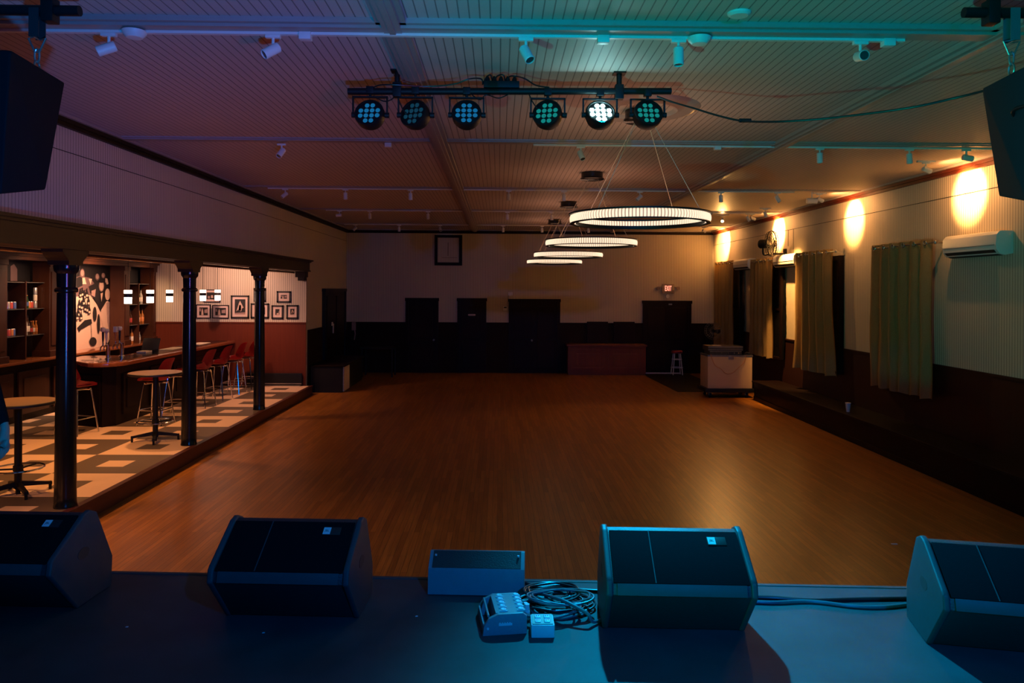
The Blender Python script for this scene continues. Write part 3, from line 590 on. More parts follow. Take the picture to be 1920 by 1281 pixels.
# ------------------------------------------------------------------ bar stools
def shell_mesh(name, m_, prof, wid, curl, thick, parent):
    mb = MB(m_); n = 9; rows = []
    for (y, z, wd, cu) in prof:
        rows.append([(wd*(k/(n-1)*2-1), y + (cu*.6*(abs(k/(n-1)*2-1)**2.2) if z > .85 else 0), z + (cu*(abs(k/(n-1)*2-1)**2.2) if z <= .85 else 0)) for k in range(n)])
    vs = [[mb.bm.verts.new(p) for p in r] for r in rows]
    fs = [mb.bm.faces.new((vs[i][k], vs[i][k+1], vs[i+1][k+1], vs[i+1][k])) for i in range(len(rows)-1) for k in range(n-1)]
    bmesh.ops.solidify(mb.bm, geom=fs, thickness=thick)
    bmesh.ops.recalc_face_normals(mb.bm, faces=mb.bm.faces)
    return mb.build(name, parent, world=False)
def make_stool(label):
    t = thing('bar_stool', label, 'bar stool', (0, 0, 0), group='red shell stools along the bar')
    prof = [(.23, .725, .17, .02), (.20, .735, .20, .05), (.10, .725, .215, .09), (-.05, .715, .22, .12), (-.14, .73, .215, .13), (-.185, .78, .215, .12),
            (-.205, .88, .21, .12), (-.225, .98, .20, .09), (-.25, 1.07, .185, .05), (-.262, 1.105, .15, .02), (-.266, 1.115, .09, .01)]
    shell_mesh('seat_shell', 'red', prof, .2, .1, .016, t)
    MB('redpad').lathe([(0, .775), (.10, .775), (.16, .768), (.185, .745), (.18, .735), (0, .735)], 0, 28, Matrix.Translation((0, .03, .01)) @ Matrix.Scale(1.08, 4, (0, 1, 0))).build('seat_pad', t, world=False, label='orange red seat pad')
    MB('chrome').box(-.11, .11, -.11, .11, .69, .712, bev=.004).build('seat_plate', t, world=False)
    for sx in (-1, 1):
        for sy in (-1, 1):
            MB('chrome').tube([(sx*.05, sy*.05, .69), (sx*.115, sy*.115, .685), (sx*.145, sy*.145, .64), (sx*.215, sy*.215, .0)], .0125, smooth=5).build('leg', t, world=False)
    h = .25; r = .145+.07*(.64-h)/.64
    MB('chrome').tube([(-r, -r, h), (r, -r, h), (r, r, h), (-r, r, h)], .010, closed=True).build('foot_rest', t, world=False)
    return t
W_ = ['red shell stool turned at the rounded end of the bar', 'red shell stool seen behind the small high table', 'red shell stool mostly behind the middle column', 'red shell stool just beyond the middle column',
      'red shell stool along the bar, two beyond the middle column', 'red shell stool along the bar, three beyond the middle column', 'red shell stool last along the bar, partly behind the far column']
st0 = make_stool(W_[1])
SP = [(-6.62, 11.85, -.25), (-5.78, 12.72, PI/2-.1), (-5.80, 13.66, PI/2+.05), (-5.76, 14.55, PI/2-.12), (-5.78, 15.5, PI/2-.1), (-5.78, 16.4, PI/2-.05), (-5.78, 17.25, PI/2-.1)]
st0.location = (SP[1][0], SP[1][1], ZP); st0.rotation_euler = (0, 0, SP[1][2])
for k, (x, y, r) in enumerate(SP):
    if k != 1: dup(st0, (x, y, ZP), r, W_[k])
# exit door stool
t = thing('round_stool', 'small red topped stool with pale legs before the exit door', 'stool', (5.28, 22.0, 0))
MB('red').lathe([(0, .64), (.15, .64), (.165, .66), (.165, .70), (.15, .72), (0, .725)], 0, 24, Matrix.Translation(t.location)).build('seat', t)
for k in range(4):
    a = PI/4+k*PI/2; c, s_ = math.cos(a), math.sin(a)
    MB('ac').tube([t.location+Vector((c*.12, s_*.12, .64)), t.location+Vector((c*.20, s_*.20, 0))], .016).build('leg', t)
for z in (.22, .46):
    MB('ac').tube([t.location+Vector((math.cos(2*PI*k/20)*(.20-.08*z/.64), math.sin(2*PI*k/20)*(.20-.08*z/.64), z)) for k in range(20)], .010, closed=True).build('foot_ring', t)
# high tables
t = thing('high_table', 'round high table near the middle column', 'table', (-5.14, 11.3, ZP), group='round high tables'); o = t.location
MB('tabletop', 'pk').lathe([(0, 1.03), (.375, 1.03), (.385, 1.022), (.385, 1.002), (.375, .995), (0, .995)], 0, 48, Matrix.Translation(o), mats=[0, 1, 1, 1, 1]).build('tabletop', t, label='brown speckled top')
MB('black').cyl(o+Vector((0, 0, .98)), .11, .015).cyl(o+Vector((0, 0, .09)), .038, .9).build('pole', t)
MB('chrome').tube([o+Vector((.25*math.cos(2*PI*k/36), .25*math.sin(2*PI*k/36), .29)) for k in range(36)], .011, closed=True).build('foot_ring', t)
MB('black').lathe([(.038, .26), (.05, .26), (.05, .32), (.038, .32)], 0, 20, Matrix.Translation(o), close=True).tube([o+Vector((0, 0, .28)), o+Vector((.24*math.cos(.9), .24*math.sin(.9), .285))], .010).tube([o+Vector((0, 0, .28)), o+Vector((.24*math.cos(3), .24*math.sin(3), .285))], .010).tube([o+Vector((0, 0, .28)), o+Vector((.24*math.cos(5.1), .24*math.sin(5.1), .285))], .010).build('ring_bracket', t)
for k in range(4):
    a = .35+k*PI/2; c, s_ = math.cos(a), math.sin(a)
    MB('black').prism([(-.02, .0), (-.02, .14), (.04, .14), (.33, .085), (.33, .055), (.05, .085)], -.02, .02, 'y', Mx=Matrix.Translation(o) @ Matrix.Rotation(a, 4, 'Z')).cyl(o+Vector((c*.315, s_*.315, .0)), .016, .09, seg=12).build('foot', t)
dup(t, (-5.32, 8.38, ZP), .45, 'round high table at the edge of the picture by the near column')

# ------------------------------------------------------------------ right side bench, curtains, windows, ac
b = thing('wall_bench', 'long low dark bench platform along the window wall', 'bench', (6.1, 11, 0))
MB('dark').box(5.86, XR-.02, 2.5, 17.0, 0, .40).build('body', b, smooth=False)
MB('dark').box(5.82, XR-.02, 2.5, 17.05, .40, .44, bev=.008).build('seat_board', b, smooth=False)
MB('dark').box(5.845, 5.86, 2.5, 17.0, 0, .09).build('kickboard', b, smooth=False)
q = at(1590, 772, X=5.98)
cup = thing('paper_cup', 'small white cup left on the low dark bench', 'cup', (5.98, q.y, .44))
MB('ac').lathe([(0, 0), (.028, 0), (.034, .055), (.036, .06)], 0, 20, Matrix.Translation(cup.location)).build('base_cup', cup)
MB('ac').lathe([(.036, .06), (.042, .14), (.048, .142), (.048, .155), (0, .158)], 0, 20, Matrix.Translation(cup.location)).build('lid_cup', cup)
q = at(1926, 812, Z=.44)
tag(MB('paper').hull([(q.x-.05, q.y-.06, .44), (q.x+.12, q.y-.08, .44), (q.x+.14, q.y+.08, .44), (q.x-.06, q.y+.07, .44), (q.x+.02, q.y, .53), (q.x+.09, q.y+.01, .56), (q.x+.10, q.y-.04, .50)]).build('cloth_rag', smooth=False), 'pale cloth scrap on the dark bench at the edge of the picture', 'cloth')
def window(nm, ya, yb, lab):
    w = MB('slot').box(XR-.03, XR+.0, ya, yb, 1.05, 3.1); w = struct(w.build(nm, smooth=False), lab)
    MB('dark').box(XR-.10, XR-.02, ya-.09, ya, .98, 3.17).box(XR-.10, XR-.02, yb, yb+.09, .98, 3.17).box(XR-.10, XR-.02, ya, yb, 3.08, 3.17).box(XR-.13, XR-.02, ya-.1, yb+.1, .94, .99).box(XR-.07, XR-.02, ya, yb, 2.05, 2.1).build('window_frame', w, smooth=False)
def curtain(ya, yb, zt, zb, label, folds, flare=0, tilt=0, rodlen=(.1, .05), seed=1, lab_rod=''):
    rnd = random.Random(seed); xr = 6.30
    t = thing('curtain', label, 'curtain', (xr, ya, zb), group='tan grommet curtains')
    mb = MB('curtain'); ny, nz = folds*12, 24; vs = []
    ph = [rnd.uniform(-.6, .6) for _ in range(folds+2)]
    for j in range(nz+1):
        v = j/nz; row = []
        for i in range(ny+1):
            u = i/ny; k = u*folds; fi = int(k); phs = ph[fi]*(1-(k-fi))+ph[fi+1]*(k-fi)
            amp = .045+.02*math.sin(phs*3)
            y = ya+(yb-ya)*u + flare*(u-.5)*v**2.5*1.0 + .012*math.sin(5*v+phs)
            x = xr-.0+amp*math.sin(2*PI*k+phs*v*1.5) + .012*math.sin(9*v+k*3)*v
            z = zt-(zt-zb)*v + (.015*math.sin(k*5) + tilt*(u-.5))*v
            row.append(mb.bm.verts.new((x, y, z)))
        vs.append(row)
    fs = [mb.bm.faces.new((vs[j][i], vs[j][i+1], vs[j+1][i+1], vs[j+1][i])) for j in range(nz) for i in range(ny)]
    bmesh.ops.solidify(mb.bm, geom=fs, thickness=.006)
    mb.build('panel', t, ang=80)
    for k in range(folds):
        yy = ya+(yb-ya)*(k+.5)/folds
        ring = [(xr+.0+.0*a, yy+.035*math.cos(2*PI*a/16), zt-.055+.035*math.sin(2*PI*a/16)) for a in range(16)]
        MB('chrome').tube([(x_+(-.03 if k % 1 == 0 else 0), y_, z_) for x_, y_, z_ in ring], .007, closed=True, seg=6).build('grommet', t)
    r = thing('curtain_rod', lab_rod, 'curtain rod', (xr, ya, zt-.055))
    MB('steel').tube([(xr, ya-rodlen[0], zt-.055), (xr, yb+rodlen[1], zt-.055)], .012).build('rod', r)
    MB('steel').lathe([(0, -.03), (.02, -.02), (.025, 0), (.02, .02), (0, .03)], 0, 14, Matrix.Translation((xr, ya-rodlen[0], zt-.055))).build('finial', r)
    MB('steel').box(xr-.005, XR-.001, ya-rodlen[0]+.03, ya-rodlen[0]+.05, zt-.07, zt-.05).box(XR-.02, XR-.001, ya-rodlen[0]+.01, ya-rodlen[0]+.07, zt-.12, zt-.0).build('bracket', r, smooth=False)
    return t
window('window_1', 11.2, 12.3, 'dark window behind the nearest curtain')
window('window_2', 13.95, 15.4, 'dark window behind the second curtain from the stage')
window('window_3', 16.85, 18.3, 'dark window behind the third curtain from the stage')
window('window_4', 19.75, 21.3, 'dark window behind the farthest curtain')
curtain(10.73, 12.52, 3.27, .92, 'wide tan grommet curtain nearest the stage, greenish', 6, 0, 0, (.06, .0), 3, 'curtain rod of the nearest tan curtain')
curtain(14.03, 15.66, 3.30, .89, 'tan grommet curtain with flared hem, second from the stage', 5, .35, 0, (.18, .0), 5, 'curtain rod with bracket beside the second curtain')
curtain(17.10, 18.57, 3.27, .93, 'tan grommet curtain under the wall fan, third from the stage', 5, .1, 0, (.1, .0), 8, 'curtain rod under the wall fan')
curtain(20.0, 21.62, 3.32, .95, 'brown shaded curtain farthest along the window wall', 5, .05, 0, (.1, .0), 9, 'curtain rod of the farthest curtain')
def liner(ya, yb, lab):
    mb = MB('liner'); vs = []
    for j in range(25):
        v = j/24; vs.append([mb.bm.verts.new((6.425+.015*math.sin(i*2.1+v*4)+.008*math.sin(v*40+i), ya+(yb-ya)*i/6+.02*math.sin(v*7), 3.15-2.2*v)) for i in range(7)])
    fs = [mb.bm.faces.new((vs[j][i], vs[j][i+1], vs[j+1][i+1], vs[j+1][i])) for j in range(24) for i in range(6)]
    bmesh.ops.solidify(mb.bm, geom=fs, thickness=.004)
    return tag(mb.build('blackout_liner', ang=80), lab, 'curtain lining', 'black window linings')
liner(13.86, 14.5, 'black lining strip showing beside the second curtain')
liner(16.66, 17.6, 'crinkled black lining beside the curtain under the fan')
liner(19.45, 20.4, 'black lining beside the farthest curtain')
def ac(ya, yb, z0, z1, lab):
    t = thing('air_conditioner', lab, 'air conditioner', (XR, (ya+yb)/2, z0), group='wall air conditioners')
    xo = XR
    pr = [(xo, z0+.02), (xo-.10, z0), (xo-.17, z0+.015), (xo-.215, z0+.07), (xo-.225, z0+.14), (xo-.215, z1-.05), (xo-.18, z1-.01), (xo-.15, z1), (xo, z1)]
    MB('ac').prism(pr, ya, yb, 'y', bev=.008, seg=2).build('body', t)
    MB('slot').prism([(xo-.2195, z0+.068), (xo-.2155, z0+.060), (xo-.15, z0+.001), (xo-.10, z0-.004), (xo-.12, z0+.03)], ya+.05, yb-.05, 'y').build('outlet_louver', t, smooth=False)
    MB('slot').box(xo-.228, xo-.222, ya+.03, yb-.03, z0+.125, z0+.130).build('panel_seam', t, smooth=False)
ac(9.29, 10.43, 2.97, 3.28, 'white air conditioner nearest the stage with a teal lit end')
ac(15.75, 16.95, 3.02, 3.31, 'white air conditioner with a bright reflection beside the fan')
ac(18.68, 19.85, 3.04, 3.32, 'white air conditioner farthest down the window wall')
# wall fan
fy = 16.75
fan = thing('wall_fan', 'black caged fan mounted high on the window wall', 'fan', (XR, fy, 3.4))
fc_ = at(1447, 457, X=6.08)
Rf = Matrix.Translation(fc_) @ Matrix.Rotation(math.radians(48), 4, 'Z') @ Matrix.Rotation(math.radians(90), 4, 'X')
cg = MB('black')
for z, r in ((-.06, .14), (-.05, .27), (.0, .285), (.05, .27), (.07, .12)):
    cg.tube([Rf @ Vector((r*math.cos(2*PI*k/32), r*math.sin(2*PI*k/32), z)) for k in range(32)], .006 if z else .011, closed=True, seg=6)
for k in range(24):
    a = 2*PI*k/24; c, s_ = math.cos(a), math.sin(a)
    cg.tube([Rf @ Vector((c*r, s_*r, z)) for z, r in ((-.07, .05), (-.06, .14), (-.05, .27), (0, .285), (.05, .27), (.07, .12), (.075, .03))], .0035, seg=5)
cg.build('cage', fan)
bl = MB('steel')
for k in range(4):
    bl.prism([(.04, -.03), (.14, -.09), (.24, -.07), (.25, .03), (.12, .05), (.04, .03)], -.003, .003, 'z', Mx=Rf @ Matrix.Rotation(k*PI/2, 4, 'Z') @ Matrix.Rotation(.4, 4, 'X'))
bl.build('blades', fan, smooth=False)
MB('black').lathe([(0, -.30), (.08, -.29), (.10, -.26), (.10, -.10), (.05, -.06), (0, -.06)], 0, 24, Rf).build('motor', fan)
MB('black').tube([Rf @ Vector((0, -.09, -.2)), Rf @ Vector((0, -.24, -.18)), Vector((6.15, fy, 3.335)), Vector((XR-.02, fy, 3.335))], .022, smooth=4).box(XR-.04, XR, fy-.06, fy+.06, 3.2, 3.45).build('mount_arm', fan)
tag(MB('black').tube([(XR-.01, fy-.16, 3.86), (XR-.01, fy-.16, 3.5)], .005, seg=6).tube([(XR-.01, fy-.45, 3.86), (XR-.01, fy-.45, 3.3)], .004, seg=6).build('fan_cord'), 'thin dark cord running up the wall behind the fan', 'cord')
# pedestal fan in the corner
pf = thing('pedestal_fan', 'dim standing fan behind the beige road case', 'fan', (5.65, 20.0, 0)); o = pf.location
q = at(1337, 622, Y=20)
MB('black').lathe([(0, 0), (.22, 0), (.22, .02), (.05, .05), (.02, .08), (.02, 1.15), (0, 1.15)], 0, 24, Matrix.Translation((q.x, 20.05, 0))).build('stand', pf)
cg = MB('steel'); Rf = Matrix.Translation((q.x, 20.0, q.z+.02)) @ Matrix.Rotation(math.radians(80), 4, 'X')
for z, r in ((-.05, .18), (0, .235), (.05, .2), (.07, .1)): cg.tube([Rf @ Vector((r*math.cos(2*PI*k/28), r*math.sin(2*PI*k/28), z)) for k in range(28)], .005, closed=True, seg=5)
for k in range(20): cg.tube([Rf @ Vector((math.cos(2*PI*k/20)*r, math.sin(2*PI*k/20)*r, z)) for z, r in ((-.05, .05), (-.05, .18), (0, .235), (.05, .2), (.07, .05))], .003, seg=4)
cg.build('cage', pf)
bl = MB('pk')
for k in range(3): bl.prism([(.03, -.03), (.12, -.08), (.2, -.05), (.2, .04), (.03, .03)], -.003, .003, 'z', Mx=Rf @ Matrix.Rotation(k*2*PI/3, 4, 'Z') @ Matrix.Rotation(.4, 4, 'X'))
bl.build('blades', pf, smooth=False)
MB('black').lathe([(0, -.18), (.06, -.17), (.07, -.06), (0, -.06)], 0, 20, Rf).build('motor', pf)

# ------------------------------------------------------------------ road case with decks
ct = thing('road_case', 'beige flight case on a black wheeled dolly', 'flight case', (5.4, 17.6, 0))
cx0, cx1, cy0, cy1 = 4.88, 5.92, 17.3, 17.95
MB('cartm').box(cx0, cx1, cy0, cy1, .22, .98, bev=.012).build('case_body', ct)
MB('steel').box(cx0-.01, cx1+.01, cy0-.01, cy0+.03, .965, 1.0).box(cx0-.01, cx0+.03, cy0, cy1, .965, 1.0).box(cx1-.03, cx1+.01, cy0, cy1, .965, 1.0).box(cx0-.005, cx1+.005, cy0-.005, cy1, .96, .985).build('edge_trim', ct, smooth=False)
MB('steel').box(5.36, 5.48, cy0-.02, cy0, .90, .985, bev=.005).build('latch', ct, label='butterfly latch')
MB('black').box(cx0-.06, cx1+.04, cy0-.04, cy1+.04, .13, .22, bev=.008).build('dolly', ct)
for x in (cx0+.08, cx1-.1):
    for y in (cy0+.1, cy1-.1):
        w = MB('black').cyl((x-.025, y, .055), .055, .05, axis='x').build('wheel', ct)
        MB('steel').box(x-.035, x+.035, y-.02, y+.02, .05, .13).build('caster_fork', ct, smooth=False)
tag(MB('lab2').tube([at(px, py, Y=17.27) for px, py in ((1333, 665), (1340, 684), (1352, 692), (1360, 700), (1369, 701), (1378, 696), (1386, 688), (1395, 680), (1399, 667))], .006, smooth=5, seg=6).build('cable'), 'thin cord hanging in a curve over the beige case front', 'cord')
dk = thing('audio_deck', 'dark rack equipment lying on the beige flight case', 'audio equipment', (5.3, 17.5, 1.0))
MB('slot', 'steel', 'lab1').box(4.93, 5.68, 17.33, 17.8, 1.0, 1.09, bev=.006).box(4.93, 5.68, 17.328, 17.335, 1.075, 1.085, mi=1).build('lower_unit', dk, smooth=False)
MB('slot', 'steel').box(4.90, 5.72, 17.36, 17.84, 1.09, 1.20, bev=.006).box(4.90, 5.72, 17.352, 17.36, 1.11, 1.125, mi=1).box(4.90, 5.72, 17.352, 17.36, 1.155, 1.17, mi=1).box(4.90, 5.72, 17.352, 17.36, 1.185, 1.20, mi=1).build('upper_unit', dk, smooth=False)
for x in (5.05, 5.2, 5.36, 5.5, 5.6): MB('chrome').cyl((x, 17.31, 1.045), .012, .03, axis='y', seg=12).build('knob', dk)
tag(MB('paper').box(5.05, 5.22, 17.4, 17.6, 1.20, 1.215).build('paper_pad', smooth=False), 'small pale pad on top of the dark rack equipment', 'paper')
tag(MB('black', 'steel').box(5.74, 5.90, 17.36, 17.5, .995, 1.035, bev=.006).tube([(5.78, 17.4, 1.04), (5.84, 17.44, 1.06), (5.9, 17.38, 1.03)], .006, mi=1).build('small_mixer', smooth=False), 'small dark device beside the rack equipment', 'audio equipment')
tag(MB('dark').prism([(4.36, 22.2), (5.7, 22.2), (5.7, 18.3), (4.42, 18.3), (4.30, 21.5)], .0, .008, 'z').build('door_mat', smooth=False), 'long black runner mat from the exit door to the case', 'mat')

# ------------------------------------------------------------------ ring lamps
def make_ring(label):
    t = thing('ring_lamp', label, 'ring pendant lamp', (1.42, 7.53, 3.175), group='ring pendant lamps'); o = t.location; R = .683
    n_ = 132; mb = MB('glow', 'glowd')
    prof = [(R-.036, .006), (R-.040, .03), (R-.040, .055), (R-.036, .079), (R+.0, .084), (R+.014, .078), (R+.020, .06), (R+.022, .043), (R+.020, .025), (R+.014, .007), (R, .002)]
    vs = []
    for k in range(n_):
        for e, sc in ((.0, -.005), (.30, -.005), (.34, .0), (.96, .0)):
            a = 2*PI*(k+e)/n_; row = []
            for (r, z) in prof:
                rr = r+(sc if r > R-.01 else -sc)
                row.append(mb.bm.verts.new((o.x+rr*math.cos(a), o.y+rr*math.sin(a), o.z+z)))
            vs.append((row, 1 if e in (.0,) else 0))
    for i in range(len(vs)):
        A, mi = vs[i]; Bv = vs[(i+1) % len(vs)][0]
        for j in range(len(prof)): mb.bm.faces.new((A[j], A[(j+1) % len(prof)], Bv[(j+1) % len(prof)], Bv[j])).material_index = mi
    bmesh.ops.recalc_face_normals(mb.bm, faces=mb.bm.faces)
    mb.build('diffuser', t, label='glowing ribbed diffuser ring')
    for nm, za, zb, rr in (('top_rim', .083, .098, .030), ('bottom_rim', -.005, .004, .016)):
        MB('black').lathe([(R-rr-.008, za), (R+rr, za), (R+rr, zb), (R-rr-.008, zb)], 0, 96, Matrix.Translation(o), close=True).build(nm, t)
    MB('black').lathe([(R-.047, .0), (R-.041, .0), (R-.041, .03), (R-.047, .03)], 0, 96, Matrix.Translation(o), close=True).build('inner_band', t)
    for k in range(4):
        a = PI/4+k*PI/2
        MB('paper').tube([o+Vector((R*math.cos(a), R*math.sin(a), .098)), Vector((1.42+.1*math.cos(a), 7.53-.15+.1*math.sin(a), ZC-.11))], .003, seg=5).build('suspension_wire', t)
    MB('blackgloss').lathe([(0, -.11), (.168, -.11), (.185, -.10), (.18, -.085), (.165, -.075), (.165, 0), (0, 0)], 0, 36, Matrix.Translation((1.41, 7.38, ZC))).build('canopy', t)
    return t
rl = make_ring('large glowing ring lamp nearest the stage')
for y, lab in ((11.47, 'glowing ring lamp, second from the stage'), (15.25, 'glowing ring lamp, third from the stage'), (19.05, 'glowing ring lamp farthest from the stage')): dup(rl, (1.42, y, 3.175 if y < 15 else 3.165), 0, lab)

# ------------------------------------------------------------------ track spotlights
def make_spot():
    t = thing('track_spotlight', '', 'spotlight', (0, 0, 0))
    MB('white').box(-.05, .05, -.017, .017, -.022, .0, bev=.003).build('adapter', t, world=False)
    MB('white').cyl((0, 0, -.085), .010, .065, seg=12).box(-.022, .022, -.010, .010, -.095, -.083).build('stem', t, world=False)
    b = MB('white').lathe([(0, .0), (.030, .0), (.035, .006), (.035, .118), (.031, .122), (.031, .108), (.0, .108)], 0, 24).build('barrel', t, world=False)
    b.location = (0, 0, -.10)
    l = MB('lens').lathe([(0, .109), (.029, .109), (.029, .114), (0, .114)], 0, 20).build('lens', b, world=False)
    return t, b, l
sp0, bar0, len0 = make_spot()
glow_mesh = len0.data.copy(); glow_mesh.materials[0] = M['bulb']
first = [True]
WARM = (1, .48, .13)
def spot(x, y, z, pan, tilt, label, group, lit=None):
    """pan: compass angle of the aim (0 = +x), tilt: degrees below horizontal"""
    if first[0]: r = sp0; r.location = (x, y, z); first[0] = False
    else: r = dup(sp0, (x, y, z))
    r['label'] = label; r['group'] = group
    d = Vector((math.cos(math.radians(pan))*math.cos(math.radians(tilt)), math.sin(math.radians(pan))*math.cos(math.radians(tilt)), -math.sin(math.radians(tilt))))
    q = d.to_track_quat('Z', 'Y')
    for c in r.children:
        if c.name.startswith('barrel'):
            c.rotation_euler = q.to_euler(); c.location = Vector((0, 0, -.10)) - d*.045
            if lit:
                for g in c.children: g.data = glow_mesh
    if lit:
        ld = bpy.data.lights.new('spot', 'SPOT'); ld.energy = lit[0]; ld.color = lit[1]; ld.spot_size = math.radians(lit[2]); ld.spot_blend = .6; ld.shadow_soft_size = .03
        lo = bpy.data.objects.new('spot_light', ld); COL.objects.link(lo); lo.location = Vector((x, y, z-.10))+d*.085
        lo.rotation_euler = (-d).to_track_quat('Z', 'Y').to_euler()
        # Blender's spots shine along -Z
    return r
tz = 0
def track(ya, xa, xb, lab, dz): 
    return tag(MB('white').box(xa, xb, ya-.017, ya+.017, ZC-dz-.018, ZC-dz).build('track_rail', smooth=False), lab, 'light track', 'white light tracks on the ceiling beams')
rows = [(5.06, [(203, 200, 25), (511, 215, 35), (985, -50, 55), (1271, 270, 85), (1612, 265, 12)], 'first'),
        (9.00, [(528, 240, 50), (1089, -60, 55), (1537, 0, 88), (1705, 0, 85), (1812, -10, 12)], 'second'),
        (13.17, [(535, 215, 40), (648, 0, 88), (770, 0, 88), (954, 0, 88), (1058, 0, 88), (1200, 200, 40), (1352, 0, 88), (1458, -30, 60)], 'third'),
        (16.82, [(637, 180, 5), (694, 0, 88), (803, 0, 88), (952, 0, 88), (1035, 0, 88), (1403, -35, 64)], 'fourth'),
        (20.47, [(667, 200, 45), (749, 0, 88), (826, 300, 50), (944, 0, 88), (1017, 0, 88), (1104, 0, 85)], 'fifth')]
for ri, (yr, heads, nm) in enumerate(rows):
    xs = []; tz = ZC-DB[ri]-.018
    for k, (px, pan, tilt) in enumerate(heads):
        p = at(px, 300, Y=yr); xs.append(p.x)
        on = False
        spot(p.x, yr, tz, pan, tilt, '%s spotlight, %s from the bar side on the %s ceiling beam' % ('lit' if on else 'unlit white', ORD[k], nm), 'spotlights on the %s ceiling beam' % nm, None)
    track(yr, (at(1000, 300, Y=yr).x if nm == 'second' else xs[0]-.3) if nm != 'first' else -4.2, xs[-1]+.3, 'thin white light track on the %s ceiling beam from the stage' % nm, DB[ri])
for px, nm in ((573, 'bar side'), (1131, 'centre, standing in for a glint'), (1665, 'window side')):  # centre box stands in for the stage light's glint on the beam
    p = at(px, 60, Y=5.06)
    tag(MB('white').box(p.x-.04, p.x+.04, 5.03, 5.09, ZC-DB[0]-.05, ZC-DB[0]-.0, bev=.004).build('track_feed'), 'small white feed box on the first light track, '+nm, 'track feed', 'feed boxes on the light tracks')
for px, nm, yr in ((728, 'bar side', 9.0), (1345, 'window side', 9.0)):
    p = at(px, 270, Y=yr)
    tag(MB('white').box(p.x-.04, p.x+.04, yr-.03, yr+.03, ZC-DB[1]-.05, ZC-DB[1]-.0, bev=.004).build('track_feed'), 'small white feed box on the second light track, '+nm, 'track feed', 'feed boxes on the light tracks')
lit2 = []
lit = [((5.80, 10.05), 8, 20, 700, 'lit spotlight blazing on the window wall nearest the stage speaker'), ((5.80, 13.42), 6, 24, 600, 'lit spotlight above the second curtain'),
       ((5.80, 17.0), 12, 20, 1500, 'lit spotlight above the wall fan'), ((5.70, 20.7), 35, 16, 1300, 'lit spotlight in the far window corner')]
for (x, y), pan, tilt, e, lab in lit:
    spot(x, y, ZC-.02, pan, tilt, lab, 'lit spotlights near the window wall', (e, WARM, 66))
    lit2.append(((x, y), 75))
    tag(MB('white').box(x-.12, x+.12, y-.02, y+.02, ZC-.02, ZC).build('track_rail', smooth=False), 'short ceiling plate holding the '+lab, 'light track', 'short plates of the lit spotlights')
spot(5.72, 15.95, ZC-.02, 18, 68, 'lit spotlight aimed down past the air conditioner beside the fan', 'lit spotlights near the window wall', (900, WARM, 56))
tag(MB('white').box(5.6, 5.84, 15.93, 15.97, ZC-.02, ZC).build('track_rail', smooth=False), 'short ceiling plate of the spotlight aimed down past the air conditioner', 'light track', 'short plates of the lit spotlights')
spot(5.25, 17.45, ZC-.02, 250, 30, 'lit spotlight glowing towards the stage beyond the nearest ring lamp', 'lit spotlights near the window wall', (160, WARM, 100))
tag(MB('white').box(5.1, 5.4, 17.43, 17.47, ZC-.02, ZC).build('track_rail', smooth=False), 'short ceiling plate of the spotlight glowing towards the stage', 'light track', 'short plates of the lit spotlights')
p = at(1530, 362, Z=ZC-.1)
tag(MB('white').lathe([(0, 0), (.05, 0), (.05, .18), (0, .18)], 0, 24, Matrix.Translation((5.52, 13.3, ZC-.16)) @ Matrix.Rotation(PI/2, 4, 'Y')).box(5.6, 5.62, 13.29, 13.31, ZC-.12, ZC).build('ceiling_can_lamp'), 'unlit sideways can lamp beside the spotlight above the second curtain', 'spotlight')

# ------------------------------------------------------------------ lighting bar with par cans
YT = 6.1; ZT = at(955, 171, Y=YT).z
lb = thing('lighting_bar', 'black lighting bar hung under the ceiling', 'lighting bar', (.08, YT, ZT))
MB('black').tube([(-1.235, YT, ZT-.015), (1.405, YT, ZT+.012)], .028, seg=16).build('crossbar', lb)
for x in (-.835, .978):
    MB('black').box(x-.035, x+.035, YT-.035, YT+.035, ZT-.06, ZT+.06, bev=.008).cyl((x, YT, ZT+.05), .022, ZC-ZT-.06, seg=12).box(x-.05, x+.05, YT-.05, YT+.05, ZC-.012, ZC).build('hanger', lb)
pb = MB('black').box(-.13, .16, YT-.04, YT+.04, ZT+.02, ZT+.075, bev=.006)
for k in range(5): pb.lathe([(.024, 0), (.018, .03), (.008, .05), (0, .05)], 0, 10, Matrix.Translation((-.10+k*.055, YT, ZT+.07)))
pb.build('power_box', lb)
def cable(nm, pts, r, m_, lab, group=None, cat='cable', sm=6):
    return tag(MB(m_).tube(pts, r, smooth=sm, seg=8).build(nm), lab, cat, group)
cp = lambda L_: [at(x, y, Y=YT-.03*(i % 3)) for i, (x, y) in enumerate(L_)]
cable('power_cable', cp([(695, 168), (710, 160), (740, 159), (800, 162), (850, 158), (880, 148), (902, 148), (905, 158)]), .006, 'rubber', 'black cable looping along the top of the lighting bar, bar side', 'cables on the lighting bar')
cable('power_cable', cp([(905, 158), (912, 145), (920, 141), (925, 155), (932, 143), (944, 141), (948, 156), (955, 144), (966, 143), (985, 148), (1005, 160), (1030, 164)]), .006, 'rubber', 'black cable knot over the middle of the lighting bar', 'cables on the lighting bar')
cable('power_cable', cp([(700, 180), (720, 190), (735, 186), (742, 178), (755, 205), (762, 212)]), .005, 'rubber', 'thin cable sagging between the first two lamps', 'cables on the lighting bar')
cable('power_cable', cp([(885, 178), (900, 187), (912, 178), (935, 184), (955, 176)]), .005, 'rubber', 'thin cable sagging under the bar past the third lamp', 'cables on the lighting bar')
cable('power_cable', cp([(990, 172), (998, 190), (1008, 205)]), .005, 'rubber', 'thin cable dropping behind the fourth lamp', 'cables on the lighting bar')
